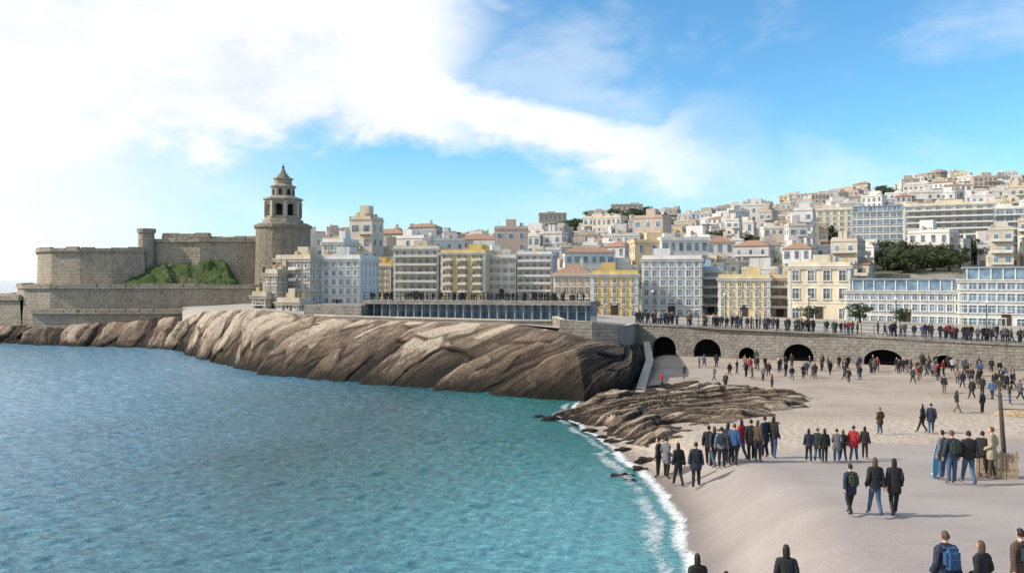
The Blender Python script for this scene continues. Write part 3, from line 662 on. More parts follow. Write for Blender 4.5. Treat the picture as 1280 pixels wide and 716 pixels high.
B_('white house with blue slate roof',845,889,293,320,3,6,'white',12,d2(-12),'blue',0,'slate')
B_('white apartment block on the hillside',928,966,268,400,5,6,'white',12,d2(-17),'plain',1)
B_('pale stone fort like building on the ridge',764,803,256,500,3,6,'beige',14,d2(-8),'plain',0)
B_('lower wing of the pale ridge building',735,764,264,505,2,5,'beige',12,d2(-8),'plain',0)
B_('pale stone house on the ridge',674,708,267,510,3,6,'beige',14,0,'plain',0)
e=B_('stone hilltop building with a low round tower',1146,1192,224,520,3,7,'grey',16,d2(-25),'plain',0)
b=MB(); b.lathe(2,8,[(5.4,0),(5.4,4.2),(5.9,4.4),(5.9,5.2),(4.6,6.4),(2.2,7.2),(.4,7.5)],14,'grey',False); obj('round_tower',b.mesh(),e,(0,0,ZY(224,520)-e.location.z-.1))
b0=q(455,97); b1=q(737,90); L_=math.hypot(b1[0]-b0[0],b1[1]-b0[1]); ra=math.atan2(b1[1]-b0[1],b1[0]-b0[0])
pv_=top(obj('bathing_pavilion',None,loc=(b0[0],b0[1],4.6),rot=ra),'long low pavilion with blue glazed bays under a terrace','building')
b=MB(); b.box(L_/2,3.2,0,L_,5,2.55,'pglass'); 
obj('glazing',b.mesh(),pv_)
b=MB(); b.box(L_/2,2.6,2.55,L_+.4,6.6,.38,'quay'); obj('terrace_roof',b.mesh(),pv_)
c=MB(); c.box(0,0,0,.12,.2,2.55,'colpaint'); c.box(0,0,2.35,.25,.3,.2,'colpaint'); cm_=c.mesh()
for i in range(27): obj('column',cm_,pv_,(.4+i*(L_-.8)/26,-.2,0))
c=MB(); c.box(0,.64,0,.05,.1,2.5,'colpaint'); c.box(0.5,.64,1.75,1,.08,.06,'colpaint'); c.box(.5,.62,0,1,.12,.6,'blue'); cm_=c.mesh()
for i in range(27): obj('window_bay',cm_,pv_,(.4+i*(L_-.8)/26,0,0))
b=MB(); b.box(-3.2,1,-.5,7.5,6,2.9,'quay'); obj('end_wall',b.mesh(),pv_); 
railing('railing','dark railing on the terrace roof',(b0[0],b0[1]),ra,L_,lambda u:7.53,30,.95)
# ---------------------------------------------------------------- hillside houses
def house(b,rr,x,y,z,rot,w_,dp,floors,wall,simple_=False,tile=None):
    fh=2.6; h_=floors*fh; c_,s_=math.cos(rot),math.sin(rot)
    def T(lx,ly): return (x+lx*c_-ly*s_, y+lx*s_+ly*c_)
    def bx(lx,ly,lz,sx_,sy_,sz_,m_): 
        X_,Y_=T(lx,ly); b.box(X_,Y_,z+lz,sx_,sy_,sz_,m_,rot,False)
    bx(0,dp/2,-6,w_,dp,h_+6,wall)
    tile=rr.random()<.12 if tile is None else tile
    nb=max(2,int(w_/rr.uniform(1.7,2.5))); cw=w_/nb; gm=rr.choice(['lglass','glass','bglass','lglass']); bal=rr.random()<.5; tall=rr.random()<.5
    tr_=rr.choice(['trim','sandtrim',wall])
    def wq(lx,ly,nxn,nyn,ww,wh,lz):
        tx,ty=-nyn,nxn
        pts=[(lx-tx*ww/2,ly-ty*ww/2,lz),(lx+tx*ww/2,ly+ty*ww/2,lz),(lx+tx*ww/2,ly+ty*ww/2,lz+wh),(lx-tx*ww/2,ly-ty*ww/2,lz+wh)]
        b.poly([(*T(p_[0]+nxn*.05,p_[1]+nyn*.05),z+p_[2]) for p_ in pts],gm)
        if not simple_: 
            pts=[(lx-tx*(ww/2+.12),ly-ty*(ww/2+.12),lz-.12),(lx+tx*(ww/2+.12),ly+ty*(ww/2+.12),lz-.12),(lx+tx*(ww/2+.12),ly+ty*(ww/2+.12),lz+wh+.12),(lx-tx*(ww/2+.12),ly-ty*(ww/2+.12),lz+wh+.12)]
            b.poly([(*T(p_[0]+nxn*.025,p_[1]+nyn*.025),z+p_[2]) for p_ in pts],'frame')
    ww=rr.uniform(.8,1.15)
    for k_ in range(floors):
        for i in range(nb):
            if rr.random()<.12: continue
            wq(-w_/2+cw*(i+.5),0,0,-1,ww*rr.choice([1,1,1.3]),1.65 if tall else 1.2,fh*k_+.5)
        ns=max(1,int(dp/2.6))
        for i in range(ns):
            if rr.random()<.2: continue
            wq(-w_/2,dp*(i+.5)/ns,-1,0,.9,1.2,fh*k_+.65)
            if not simple_: wq(w_/2,dp*(i+.5)/ns,1,0,.9,1.2,fh*k_+.65)
        if k_ and bal: 
            o_=rr.choice([0,0,-.2,.2])*w_; bx(o_,-.45,fh*k_-.05,w_*(.9 if o_==0 else .5),.9,.7 if rr.random()<.3 else .14,tr_)
            if not simple_: bx(o_,-.87,fh*k_+.8,w_*(.9 if o_==0 else .5),.06,.06,'metal')
    if tile:
        e_=.3; r_=dp*.2
        P=lambda lx,ly,lz:(*T(lx,ly),z+lz)
        a=[P(-w_/2-e_,-e_,h_),P(w_/2+e_,-e_,h_),P(w_/2+e_,dp+e_,h_),P(-w_/2-e_,dp+e_,h_)]; rx=max(.3,w_/2-dp*.4); r1,r2=P(-rx,dp/2,h_+r_),P(rx,dp/2,h_+r_)
        b.poly([a[0],a[1],r2,r1],'tile');b.poly([a[1],a[2],r2],'tile');b.poly([a[2],a[3],r1,r2],'tile');b.poly([a[3],a[0],r1],'tile')
        bx(w_*.2,dp*.5,h_,.6,.6,r_+.9,wall)
    else:
        bx(0,dp/2,h_,w_+.25,dp+.25,.2,tr_); bx(0,.1,h_+.2,w_,.2,.5,wall); bx(-w_/2+.1,dp/2,h_+.2,.2,dp,.5,wall); bx(w_/2-.1,dp/2,h_+.2,.2,dp,.5,wall)
        bx(rr.uniform(-.25,.25)*w_,dp*.55,h_+.2,w_*rr.uniform(.2,.6),dp*.4,rr.uniform(1.3,2.8),wall)
        for _ in range(3 if simple_ else 5):
            bx(rr.uniform(-.42,.42)*w_,rr.uniform(.15,.85)*dp,h_+.2,.6,.5,rr.uniform(.7,1.6),rr.choice(['trim','roofgrey','ochre','tile']))
        if not simple_:
            for _ in range(3): bx(rr.uniform(-.42,.42)*w_,rr.uniform(.15,.85)*dp,h_+.2,.05,.05,rr.uniform(1.5,3),'metal')
HV=[]
for i in range(40):
    rr=random.Random(100+i); b=MB(); fl=[2,3,3,5,2,3,4,3,4,2][i%10]; w_=rr.uniform(4.5,11.5); dp=rr.uniform(5.5,8.5)
    house(b,rr,0,0,0,0,w_,dp,fl,'rand')
    if i%2==0: house(b,rr,w_*.68,rr.uniform(.5,3),0,.0,w_*.45,dp*.8,max(1,fl-rr.choice([1,2])),'rand')
    HV.append((b.mesh('hillside_house'),w_,fl))
HL=['pale plastered hillside house with a flat roof','small hillside house with a shallow roof','hillside apartment block with rows of windows']
GR=[(785,282,46,10),(520,301,50,6),(888,318,16,12),(1035,307,26,9),(1165,340,70,9),(1110,248,28,6),(440,309,24,5),(700,291,34,7),(830,296,20,8),(600,308,34,6),(985,300,14,9),(940,318,14,8),(1010,283,16,6)]
def isgreen(px,py):
    return any(((px-a)/rx)**2+((py-c)/ry)**2<1 for (a,c,rx,ry) in GR)
far=MB()
keep=[(1015,1320,205,285)]
yy=182
rowsH=[]
while yy<600:
    px=372+R.uniform(0,15)
    while px<1400:
        wpx=R.uniform(5.8,11)/yy*1000
        Yj=yy+R.uniform(-3.5,3.5); x=PX(px,Yj)
        z=terr(x,Yj); py=350-(z-H)*1000/Yj
        blocked=any(a<px<b_ and c<Yj<d_ for a,b_,c,d_ in keep) or (abs(px-866)<32 and 290<Yj<335) or (abs(px-948)<28 and 375<Yj<415) or (abs(px-1170)<26 and Yj>495) or (728<px<810 and Yj>460) or isgreen(px,py-3) or isgreen(px,py-11) or R.random()<.08
        if not blocked and z>3: rowsH.append((Yj,px,x,z))
        px+=wpx*R.uniform(.85,1.2)
    yy+=7.8+(yy-160)*.019
rowsH.sort()
vis=[r_ for r_ in rowsH if r_[1]<1295]
print('HOUSES',len(rowsH),len(vis))
ind=set(id(r_) for r_ in vis[:262])
for r_ in rowsH:
    Yj,px,x,z=r_; az_=math.atan2(x,Yj); rot=-az_*.7+R.uniform(-.5,.2)
    if id(r_) in ind:
        me,w_,fl=R.choice(HV); 
        s_=R.uniform(.8,1.15)
        o=obj('hillside_house',me,None,(x,Yj,z-.4-R.uniform(0,1.2)),rot,(s_,s_,s_*R.uniform(.85,1.2)))
        top(o,HL[2] if fl>=4 else HL[0] if fl>=3 else HL[1],'house','houses stacked on the hillside')
    elif px<1300 or Yj<400:
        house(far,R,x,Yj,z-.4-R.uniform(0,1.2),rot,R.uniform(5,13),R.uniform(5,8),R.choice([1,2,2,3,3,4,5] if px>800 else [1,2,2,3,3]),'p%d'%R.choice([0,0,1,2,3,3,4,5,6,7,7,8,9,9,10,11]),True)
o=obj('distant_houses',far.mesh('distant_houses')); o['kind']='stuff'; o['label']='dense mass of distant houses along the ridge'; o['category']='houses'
# ---------------------------------------------------------------- trees
m,n,p=mat('foliage'); g=n.add('ShaderNodeNewGeometry').outputs['Position']; f=n.noise(g,.9,4); r_=n.add('ShaderNodeObjectInfo').outputs['Random']
c_=n.ramp(f,[(.3,(.018,.035,.012)),(.55,(.045,.075,.022)),(.75,(.09,.12,.035))]); n.put(p.inputs['Base Color'],n.mix(n.m('MULTIPLY',r_,.4),c_,(.06,.06,.025))); p.inputs['Roughness'].default_value=.8; M['leaf']=m
TV=[]
for k_ in range(4):
    rr=random.Random(50+k_); t=MB(); c=MB()
    t.lathe(0,0,[(.28,-.5),(.2,1.2),(.14,2.6),(.06,3.6)],7,'darkwood',True)
    cl=[]
    for i in range(17):
        a=rr.uniform(0,6.28); rad=rr.uniform(.3,2.2); zc=rr.uniform(1.8,4.7)-rad*.25; cl.append((rad*math.cos(a),rad*math.sin(a),zc,rr.uniform(.6,1.1)))
    for (x_,y_,z_,s_) in cl[:8]:
        p0=Vector((0,0,1.6)); p1=Vector((x_,y_,z_)); dd_=(p1-p0); sd_=dd_.cross(Vector((0,0,1))).normalized()*.05; up=Vector((0,0,.05))
        for off in ((sd_,up),(up,-sd_),(-sd_,-up),(-up,sd_)): t.poly([p0+off[0],p0+off[1],p1+off[1]*.3,p1+off[0]*.3],'darkwood')
    for (x_,y_,z_,s_) in cl:
        for _ in range(75):
            v=Vector((rr.gauss(0,1),rr.gauss(0,1),rr.gauss(0,1))).normalized()*s_*rr.uniform(.55,1.1); v.z*=.75
            cpt=Vector((x_,y_,z_))+v; a1=Vector((rr.gauss(0,1),rr.gauss(0,1),rr.gauss(0,1))).normalized(); a2=a1.cross(v).normalized(); l_=rr.uniform(.12,.26)
            c.poly([cpt-a1*l_,cpt-a2*l_*.6,cpt+a1*l_,cpt+a2*l_*.6],'leaf')
    TV.append((t.mesh('trunk'),c.mesh('crown')))
def tree(x,y,z,s_,lab='dark green rounded tree among the houses'):
    t,c=R.choice(TV); e=top(obj('tree',None,loc=(x,y,z),rot=R.uniform(0,6)),lab,'tree','trees growing between the houses'); e.scale=(s_*R.uniform(.9,1.3),s_*R.uniform(.9,1.3),s_)
    obj('trunk',t,e); obj('crown',c,e)
def trees(px,py,rx,ry,n_,s_,Ymin=170):
    k_=0; g_=0
    while k_<n_ and g_<n_*60:
        g_+=1; a=px+R.uniform(-rx,rx); c=py+R.uniform(-ry,ry); best=None
        Yv=Ymin
        while Yv<RR:
            if 350-(terr(PX(a,Yv),Yv)-H)*1000/Yv<=c: best=Yv; break
            Yv+=6
        if best: x=PX(a,best); tree(x,best,terr(x,best)-.3,s_*R.uniform(.7,1.2)); k_+=1
trees(785,284,48,8,44,1.9); trees(520,304,52,3,28,1.6); trees(888,320,14,9,9,1.6); trees(1035,308,26,6,12,1.5); trees(1165,338,72,6,26,1.2,150); trees(1110,250,28,4,14,1.6); trees(440,311,24,4,12,1.4); trees(700,293,36,5,22,1.7); trees(830,298,20,8,10,1.5); trees(985,300,14,8,8,1.5); trees(940,318,14,6,6,1.4); trees(1010,285,16,5,7,1.6); trees(600,310,60,5,20,1.4); trees(960,310,70,20,14,1.1); trees(760,322,60,10,10,1.0); trees(1180,240,80,4,10,1.3); trees(680,325,50,12,10,1.0)
for (px,Y,s_) in [(692,112,.55),(655,110,.45),(1075,108,.6),(1010,110,.5),(1125,106,.5),(735,108,.5)]: tree(PX(px,Y),Y,terr(PX(px,Y),Y)-.2,s_,'small green tree on the promenade')
# ---------------------------------------------------------------- people
def cloth(name,stops,k):
    m,n,p=mat(name); r_=n.add('ShaderNodeObjectInfo').outputs['Random']; f=n.m('FRACT',n.m('MULTIPLY',r_,k))
    c=n.ramp(f,stops,'CONSTANT'); tc_=n.add('ShaderNodeTexCoord').outputs['Object']; q_=n.noise(tc_,9,3)
    n.put(p.inputs['Base Color'],n.mix(n.mr(q_,.3,.7,.4,0),c,n.mix(1.0,c,(.5,.5,.5),'MULTIPLY'))); p.inputs['Roughness'].default_value=.85; return m
K_=(.012,.012,.014)
M['rtop']=cloth('outer_garment',[(0,K_),(.35,(.02,.022,.035)),(.5,(.03,.05,.1)),(.58,(.04,.03,.025)),(.68,(.09,.09,.1)),(.76,(.3,.02,.02)),(.80,(.2,.15,.1)),(.86,(.5,.49,.47)),(.9,(.04,.09,.2)),(.95,(.03,.06,.04))],7.3)
M['rleg']=cloth('trouser_cloth',[(0,K_),(.35,(.03,.035,.05)),(.55,(.05,.08,.15)),(.75,(.07,.07,.07)),(.92,(.2,.16,.11))],13.7)
M['skin']=simple('skin',(.52,.32,.23),.6,.08,6); M['hair']=simple('dark_hair',(.02,.014,.01),.6,.3,20); M['hairb']=simple('brown_hair',(.09,.05,.028),.6,.3,20); M['shoe']=simple('shoe',(.03,.03,.03),.6)
def fabric(nm,c): 
    if nm not in M:
        m,n,p=mat(nm); tc_=n.add('ShaderNodeTexCoord').outputs['Object']; q_=n.noise(n.scale(tc_,1,1,.5),11,4,.6)
        n.put(p.inputs['Base Color'],n.ramp(q_,[(.3,tuple(x*.6 for x in c)),(.7,c)])); p.inputs['Roughness'].default_value=.8; n.put(p.inputs['Normal'],n.bump(q_,.8,.05)); M[nm]=m
    return nm
def skinmesh(vs,es,rad):
    me=bpy.data.meshes.new('sk'); me.from_pydata(vs,es,[]); o=bpy.data.objects.new('sk',me); COL.objects.link(o)
    o.modifiers.new('s','SKIN'); o.modifiers.new('u','SUBSURF').levels=1
    sv=me.skin_vertices[0].data
    for i,r_ in enumerate(rad): sv[i].radius=(r_,r_); sv[i].use_root=(i==0)
    dg=bpy.context.evaluated_depsgraph_get(); dg.update(); m2=bpy.data.meshes.new_from_object(o.evaluated_get(dg)); bpy.data.objects.remove(o); return m2
def segd(p,a,b_):
    ab=b_-a; t=max(0,min(1,(p-a).dot(ab)/ab.length_squared)); return (p-a-ab*t).length
def person_parts(pose):
    P=[(0,0,.96),(0,-.01,1.14),(0,0,1.33),(0,0,1.45),(0,.01,1.53),(0,.02,1.60)]
    rad=[.13,.12,.14,.08,.05,.055]; E=[(0,1),(1,2),(2,3),(3,4),(4,5)]; lab=['hips','torso','torso','neck','head']
    hands=[]
    for sx_,arm,leg in ((-1,pose['L'],pose['l']),(1,pose['R'],pose['r'])):
        b0_=len(P); P+=[(sx_*.165,0,1.41),(sx_*.225,arm[0],1.15 if len(arm)<5 else arm[4]),(sx_*arm[3],arm[1],arm[2])]; rad+=[.064,.047,.033]
        wv=Vector(P[-1])-Vector(P[-2]); wv.normalize(); hv=Vector(P[-1])+wv*.09; P.append(tuple(hv)); rad.append(.036); hands.append((Vector(P[-2]),hv,wv,sx_))
        E+=[(2,b0_),(b0_,b0_+1),(b0_+1,b0_+2),(b0_+2,b0_+3)]; lab+=['arm','arm','arm','hand']
        b0_=len(P); ky,ay,az_=leg
        P+=[(sx_*.085,0,.86),(sx_*.095,ky,.50+.3*max(0,az_-.09)),(sx_*.10,ay,az_),(sx_*.115,ay+.15,max(.035,az_-.06))]; rad+=[.093,.06,.042,.036]
        E+=[(0,b0_),(b0_,b0_+1),(b0_+1,b0_+2),(b0_+2,b0_+3)]; lab+=['hips','leg','leg','foot']
    me=skinmesh(P,E,rad); V=[Vector(p_) for p_ in P]
    bm=bmesh.new(); bm.from_mesh(me)
    def lb(p_):
        k_=min(range(len(E)),key=lambda i:segd(p_,V[E[i][0]],V[E[i][1]])-.5*min(rad[E[i][0]],rad[E[i][1]])); return lab[k_]
    FL=[lb(f_.calc_center_median()) for f_ in bm.faces]
    for v in bm.verts:
        if abs(v.co.x)<.16 and .9<v.co.z<1.45: v.co.y*=.78
        if abs(v.co.x)<.2 and 1.2<v.co.z<1.46: v.co.x*=1.08
    bm.normal_update()
    parts={}
    def shell(sel,off,hem=None):
        b2=bm.copy(); b2.faces.ensure_lookup_table(); b2.verts.ensure_lookup_table()
        ds=[f_ for i,f_ in enumerate(b2.faces) if not sel(FL[i],f_.calc_center_median())]
        nr={v.index:v.normal.copy() for v in b2.verts}
        for v in b2.verts:
            o_=off+.006*math.sin(v.co.z*60+v.co.x*30)
            if hem and v.co.z<1.1: o_+= hem*ss(1.1-v.co.z,0,.3)
            v.co+=nr[v.index]*o_
        bmesh.ops.delete(b2,geom=ds,context='FACES'); m3=bpy.data.meshes.new('cloth'); b2.to_mesh(m3); b2.free()
        for f_ in m3.polygons: f_.use_smooth=True
        return m3
    hemz=pose.get('hem',.86)
    parts['jacket']=shell(lambda l_,c_:l_ in('torso','arm') or (l_ in('hips','leg') and c_.z>hemz) or (l_=='neck' and c_.z<1.5),.026,.03)
    parts['trousers']=shell(lambda l_,c_:(l_ in('hips','leg') and c_.z>.11),.014)
    r_=bmesh.ops.create_icosphere(bm,subdivisions=3,radius=1)
    for v in r_['verts']:
        c_=v.co.copy(); j=max(0,-c_.z); x_=c_.x*.068*(1-.25*j); y_=c_.y*.088*(1-.15*j)+.012*j; z_=c_.z*.113
        if c_.y>.75 and abs(c_.x)<.25 and -.35<c_.z<.15: y_+=.018
        if abs(c_.x)>.93 and -.3<c_.z<.2: x_*=1.18
        v.co=Vector((x_,y_+.022,z_+1.635))
    def tube(pts_,rs):
        rings=[]
        for i,(p_,q_) in enumerate(zip(pts_,rs)):
            d_=(pts_[min(i+1,len(pts_)-1)]-pts_[max(0,i-1)]).normalized(); a_=d_.orthogonal().normalized(); c_=d_.cross(a_)
            rings.append([bm.verts.new(p_+(a_*math.cos(t)+c_*math.sin(t))*q_) for t in (0,1.05,2.1,3.14,4.19,5.24)])
        for r1,r2 in zip(rings,rings[1:]):
            for i in range(6): bm.faces.new((r1[i],r1[(i+1)%6],r2[(i+1)%6],r2[i]))
        bm.faces.new(rings[-1])
    for wp_,hp,wv,sx_ in hands:
        side=Vector((0,1,0)); side=(side-wv*side.dot(wv)).normalized(); inn=wv.cross(side)*(-sx_)
        for k_,(o_,l_) in enumerate(((.028,.07),(.01,.078),(-.009,.073),(-.027,.058))):
            s0=hp+side*o_-wv*.01; tube([s0,s0+wv*l_*.5+inn*.006,s0+wv*l_+inn*.022],[.0095,.009,.007])
        s0=hp-wv*.05+side*.025; tube([s0,s0+side*.03+wv*.03,s0+side*.035+wv*.062+inn*.01],[.012,.011,.008])
    bm.faces.ensure_lookup_table()
    for i,f_ in enumerate(bm.faces):
        f_.smooth=True; f_.material_index=0
        if i<len(FL) and FL[i]=='foot': f_.material_index=1
    body=bpy.data.meshes.new('body'); bm.to_mesh(body); bm.free(); body.materials.append(M['skin']); body.materials.append(M['shoe']); parts['body']=body
    for long in (0,1):
        b2=bmesh.new(); bmesh.ops.create_icosphere(b2,subdivisions=3,radius=1)
        bmesh.ops.delete(b2,geom=[v for v in b2.verts if (v.co.y>.25 and v.co.z<.35+.25*v.co.y) or v.co.z<(-.35 if not long else -.99)],context='VERTS')
        for v in b2.verts:
            c_=v.co.copy(); s_=1.10+.05*math.sin(c_.x*17+c_.z*9); z_=c_.z*.113*1.07; y_=c_.y*.088*s_; x_=c_.x*.072*s_
            if not long and c_.z<0: x_*=1-.2*abs(c_.z); y_*=1-.1*abs(c_.z)
            if long and c_.z<0: z_+=c_.z*.13; x_*=1+.15*abs(c_.z); y_-=.03*abs(c_.z)
            v.co=Vector((x_,y_+.015,z_+1.643))
        hm=bpy.data.meshes.new('hair'); b2.to_mesh(hm); b2.free()
        for f_ in hm.polygons: f_.use_smooth=True
        parts['hair%d'%long]=hm
    return parts
POSES=[dict(L=(-.06,.06,.93,.24),R=(-.02,-.06,.9,.25),l=(.14,.30,.09),r=(.0,-.26,.16)),
 dict(L=(-.04,-.08,.92,.25),R=(-.05,.12,.94,.24),l=(.03,-.22,.14),r=(.12,.24,.09),hem=.74),
 dict(L=(-.03,.03,.9,.26),R=(-.03,.05,.9,.26),l=(.01,.0,.09),r=(.02,.05,.09)),
 dict(L=(-.08,.16,1.0,.15),R=(-.08,.15,1.0,.15),l=(.02,.02,.09),r=(.03,-.06,.09),hem=.66),
 dict(L=(-.06,.2,1.25,.12,1.17),R=(-.05,.05,.92,.26),l=(.05,.08,.09),r=(.01,-.1,.1))]
PP=[person_parts(p_) for p_ in POSES]
def merged(pp,long):
    bm=bmesh.new(); mats=[]
    for key,ms in (('body',['skin','shoe']),('jacket',['rtop']),('trousers',['rleg']),('hair%d'%long,['hair'])):
        off=len(mats); mats+=ms; n0=len(bm.faces); bm.from_mesh(pp[key]); bm.faces.ensure_lookup_table()
        for f_ in bm.faces[n0:]: f_.material_index+=off
    me=bpy.data.meshes.new('person'); bm.to_mesh(me); bm.free()
    for k_ in mats: me.materials.append(M[k_])
    return me
FM=[merged(PP[i],i%2) for i in range(5)]+[merged(PP[i],1-i%2) for i in range(3)]
def solve(px,py):
    z=.6
    for _ in range(12):
        x,y=W(px,py,z); z=beach_z(x,y)*.5+z*.5
    return x,y,beach_z(x,y)
mc={}
def cmesh(me,mn):
    k_=(me.name,mn)
    if k_ not in mc: c=me.copy(); c.materials.clear(); c.materials.append(M[mn]); mc[k_]=c
    return mc[k_]
COLS={'black':(.014,.014,.016),'navy':(.02,.03,.06),'blue':(.03,.09,.22),'red':(.42,.02,.025),'brown':(.09,.055,.035),'beige':(.42,.34,.24),'grey':(.16,.16,.17),'green':(.03,.05,.035),'white':(.6,.6,.58),'jeans':(.06,.11,.2)}
def near(px,py,hp,jk,tr,face,pose,long=0,hair='hair',extra='',bag=None):
    x,y,z=solve(px,py); sc=max(.85,min(1.2,hp*y/1000/1.75))
    pp=PP[pose]; tz={0:'',1:', long hair'}[long]; act={0:'walking',1:'walking in coat',2:'standing',3:'standing hands together',4:'raising one hand'}[pose]
    wdt=.93 if long else 1.0
    o=obj('person',pp['body'],None,(x,y,z+.005),math.radians(face),(sc*wdt,sc*wdt,sc))
    top(o,f'person in {jk} jacket, {tr} trousers, {act}{tz}','person','people walking on the beach')
    obj('jacket',cmesh(pp['jacket'],fabric('jacket_'+jk,COLS[jk])),o); obj('trousers',cmesh(pp['trousers'],fabric('trouser_'+tr,COLS[tr])),o); obj('hair',cmesh(pp['hair%d'%long],hair),o)
    if bag:
        b=bmesh.new(); bmesh.ops.create_cube(b,size=1); bmesh.ops.bevel(b,geom=b.edges[:],offset=.22,segments=3,affect='EDGES')
        for v in b.verts: v.co=Vector((v.co.x*.30,v.co.y*.17*(1.15-v.co.z*.25),v.co.z*.44))
        for s_ in (-.1,.1):
            r_=bmesh.ops.create_cube(b,size=1)
            for v in r_['verts']: v.co=Vector((v.co.x*.04+s_,v.co.y*.10+.09,v.co.z*.03+.2))
        r_=bmesh.ops.create_cube(b,size=1)
        for v in r_['verts']: v.co=Vector((v.co.x*.22,v.co.y*.05-.10,v.co.z*.18-.08))
        me=bpy.data.meshes.new('backpack'); b.to_mesh(me); b.free(); me.materials.append(M[fabric('bag_'+bag,COLS[bag])])
        a=math.radians(face); off=Vector((math.sin(a)*.20,-math.cos(a)*.20))*sc
        top(obj('backpack',me,None,(x+off.x,y+off.y,z+1.27*sc),a,(sc,)*3),f'{bag} backpack worn by a walking person','backpack')
    return o,x,y,z
near(872,785,104,'black','black',5,0,1); near(908,806,92,'black','jeans',0,2,1); near(983,786,104,'black','black',-10,2,1,'hair')
near(1182,772,108,'navy','jeans',5,0,0,'hairb',bag='blue'); near(1227,778,102,'black','black',20,3,1,'hairb'); near(1276,765,104,'brown','black',15,1,0,bag='navy')
near(1063,644,64,'navy','black',10,1,0,bag='green'); near(1094,646,74,'black','jeans',-5,0,1,'hairb'); near(1118,646,73,'black','black',-8,1,1)
near(1190,606,70,'navy','jeans',0,2,0,'hairb',bag='green'); near(1211,607,73,'black','jeans',-10,0,0); near(1178,600,62,'grey','jeans',30,2,0); near(1240,598,64,'beige','brown',40,3,0,'hairb'); near(1228,597,58,'black','black',-40,2,0)
near(848,609,64,'black','black',10,0,1); near(870,610,62,'navy','black',-15,1,0,bag='black'); near(823,597,50,'black','black',60,2,0); near(833,598,52,'grey','black',-60,3,0)
cl=['black','navy','grey','black','blue','red','black','brown','navy','black']
i=0
for px in [886,893,902,910,918,927,939,947,956,967]:
    near(px,586-(px-886)*.18+(i*37%5-2)*1.2,52,cl[i],['black','jeans','black','navy'][i%4],R.uniform(-60,60),i%5,i%2,['hair','hairb','hair'][i%3],bag='navy' if i in(2,) else None); i+=1
i=0
for px,py,h_,c_ in [(1011,578,42,'navy'),(1022,577,42,'green'),(1031,579,43,'black'),(1046,578,42,'grey'),(1054,577,40,'black'),(1067,577,45,'red'),(1081,574,41,'black'),(1100,543,34,'brown'),(1153,541,36,'black'),(1164,542,38,'navy'),(1228,517,28,'black')]:
    near(px,py,h_,c_,['black','jeans'][i%2],R.uniform(-50,50),i%4,(i+1)%2,['hair','hairb','hair'][i%3]); i+=1
def farp(x,y,z,h_,rot=None):
    sc=h_/1.75; o=obj('person',R.choice(FM),None,(x,y,z),R.uniform(0,6.28) if rot is None else rot,(sc*1.05,sc*1.05,sc)); top(o,'person in dark outdoor clothing in a strolling crowd','person','crowd on the beach and promenade'); return o
spots=[(827,486,21),(855,473,18),(893,476,18),(907,488,22),(965,488,21),(954,476,18),(940,474,17),(912,470,16),(880,458,16),(874,460,15),(990,475,18),(1004,473,18),(1016,472,17),(1056,470,20),(1035,462,17),(1075,475,19),(1061,478,18)]
for px,py,h_ in spots:
    x,y,z=solve(px,py); farp(x,y,z,max(1.35,min(1.8,h_*y/1000)))
for _ in range(46):
    px=R.uniform(870,1190); py=R.gauss(462+(px-870)*.02,5)
    if py<452: py=454
    x,y,z=solve(px,py)
    if y>101-(x-15.7)*.47-1: y=101-(x-15.7)*.47-1.2-R.random()*3; z=beach_z(x,y)
    farp(x,y,z,1.5)
for _ in range(52):
    px=R.uniform(1140,1300); py=R.uniform(466,492)-(1300-px)*.06
    x,y,z=solve(px,py); farp(x,y,z,1.5)
for px,py in [(1196,516),(1240,500),(1262,505),(1275,500),(1250,496),(1215,498),(1228,494),(1180,492)]:
    x,y,z=solve(px,py); farp(x,y,z,1.6)
dn=dv.normalized(); nb_=Vector((-dn.y,dn.x))
for i in range(135):
    u=R.uniform(0,WL*1.03)if i>10 else R.uniform(-1,4); k_=.45+abs(R.gauss(0,1.3)); p_=A+dn*u+nb_*k_
    farp(p_.x,p_.y,max(terr(p_.x,p_.y),wtop(u)-.1) ,R.uniform(1.45,1.75),ang+math.pi+R.gauss(0,.8))
bm=bmesh.new()
for i in range(80):
    u=R.uniform(.3,L_-.3); v_=R.uniform(.4,2.5); mm=Matrix.Translation((b0[0]+math.cos(ra)*u-math.sin(ra)*v_,b0[1]+math.sin(ra)*u+math.cos(ra)*v_,7.53))@Matrix.Rotation(R.uniform(0,6.28),4,'Z')@Matrix.Scale(R.uniform(.55,.66),4)
    n0=len(bm.verts); bm.from_mesh(PP[2]['jacket']); bm.from_mesh(PP[2]['trousers']); bm.from_mesh(PP[2]['hair0']); bm.verts.ensure_lookup_table()
    for v in bm.verts[n0:]: v.co=mm@v.co
me=bpy.data.meshes.new('terrace_crowd'); bm.to_mesh(me); bm.free(); me.materials.append(M[fabric('jacket_black',COLS['black'])])
o=obj('terrace_crowd',me); o['kind']='stuff'; o['label']='distant crowd lining the pavilion terrace'; o['category']='crowd'
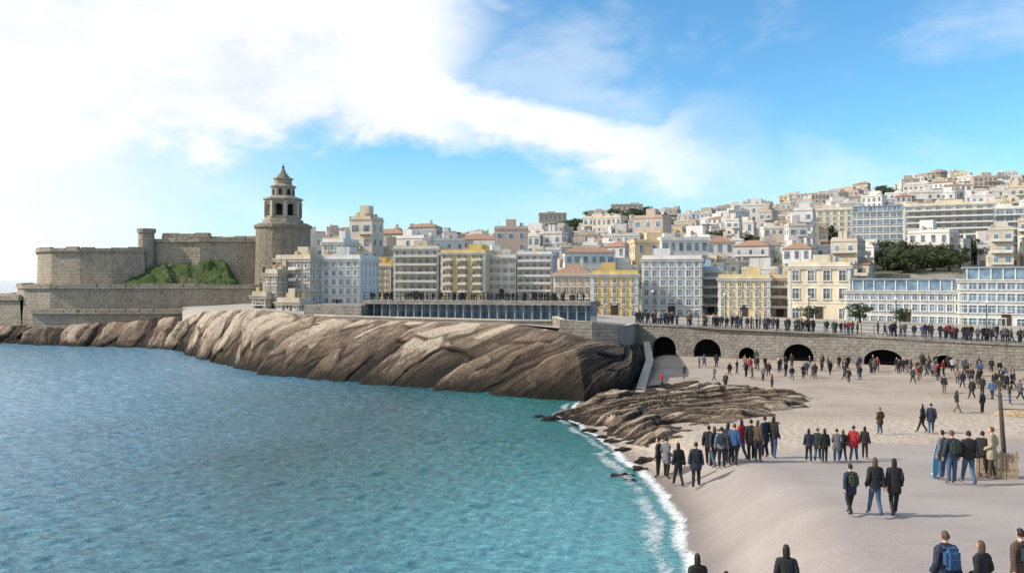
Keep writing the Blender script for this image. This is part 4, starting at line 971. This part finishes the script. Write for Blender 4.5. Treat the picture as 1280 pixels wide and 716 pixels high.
# ---------------------------------------------------------------- beach things
x,y,z=solve(1169,598)
b=MB(); rows=[]
for j in range(25):
    t=j/24; wd=.29*math.sin(math.pi*min(1,t*.93+.04))**.6*(1 if t<.9 else 1-(t-.9)*4); row=[]
    for i in range(13):
        a=2*math.pi*i/12; row.append((wd*math.cos(a),.035*math.sin(a)*(wd/.29)+.10*(t-.5)**2,t*1.55))
    rows.append(row)
M['board']=simple('surfboard_blue',(.12,.42,.66),.3,.1); b.grid(rows,'board'); sb=top(obj('surfboard',b.mesh(),loc=(x,y,z),rot=.4),'pale blue surfboard standing upright beside a person','surfboard'); sb.rotation_euler=(0.05,.1,.5)
c=MB(); c.poly([(0,.03,.1),(0,.03,.32),(0,.2,.14)],'frame'); obj('fin',c.mesh(),sb)
x,y,z=solve(1257,596)
b=MB(); b.lathe(0,0,[(.10,-.3),(.09,1.5),(.07,3.4)],10,'darkwood',True); o=top(obj('wooden_post',b.mesh(),loc=(x,y,z)),'tall dark leaning wooden post in the sand','post'); o.rotation_euler=(0,-.07,0)
x,y,z=solve(1246,598)
fo=top(obj('wooden_fence',None,loc=(x,y,z),rot=-.3),'short fence of pale weathered planks on the beach','fence')
c=MB(); c.box(0,0,0,.11,.035,1.15,'wood'); c.box(0,0,1.15,.07,.033,.05,'wood'); pm=c.mesh()
for i in range(11): obj('plank',pm,fo,(-.7+i*.14,0,-.05-R.random()*.08))
c=MB(); c.box(0,.05,.3,1.6,.05,.09,'wood'); c.box(0,.05,.85,1.6,.05,.09,'wood'); obj('rail',c.mesh(),fo)
def boat(px,py,L2,mt,lab,rot):
    x,y,z=solve(px,py); b=MB(); rows=[]
    for j in range(21):
        t=j/20*2-1; wd=L2*.17*(1-abs(t)**2.6); row=[]
        for i in range(11):
            a=math.pi*i/10; row.append((t*L2/2,wd*math.cos(a),.42*(1-abs(t)**3)*math.sin(a)**.7+ .02))
        rows.append(row)
    b.grid(rows,mt); o=top(obj('rowing_boat',b.mesh(),loc=(x,y,z),rot=rot),lab,'boat'); c=MB(); c.box(0,0,.41,L2*.8,.06,.07,'darkwood'); obj('keel',c.mesh(),o)
boat(916,497,2.4,'darkwood','dark overturned rowing boat on the sand',.2); boat(1274,520,3.2,'wood','pale wooden rowing boat upturned on the sand',-.4)
b=MB(); b.lathe(0,0,[(.12,0),(.08,.5),(.05,4.2)],8,'metal',True); b.box(0,-.4,4.15,.06,.8,.06,'metal'); pm=b.mesh(); c=MB(); c.lathe(0,-.8,[(.1,4.0),(.22,4.15),(.12,4.3)],8,'frame'); lm=c.mesh()
for px in (815,905,1010,1120,1235):
    p_=A+dn*arch_t(px)+nb_*1.2; o=top(obj('street_lamp',pm,loc=(p_.x,p_.y,terr(p_.x,p_.y)),rot=ang),'slim dark street lamp on the promenade','street lamp','lamps along the promenade'); obj('lamp_head',lm,o)
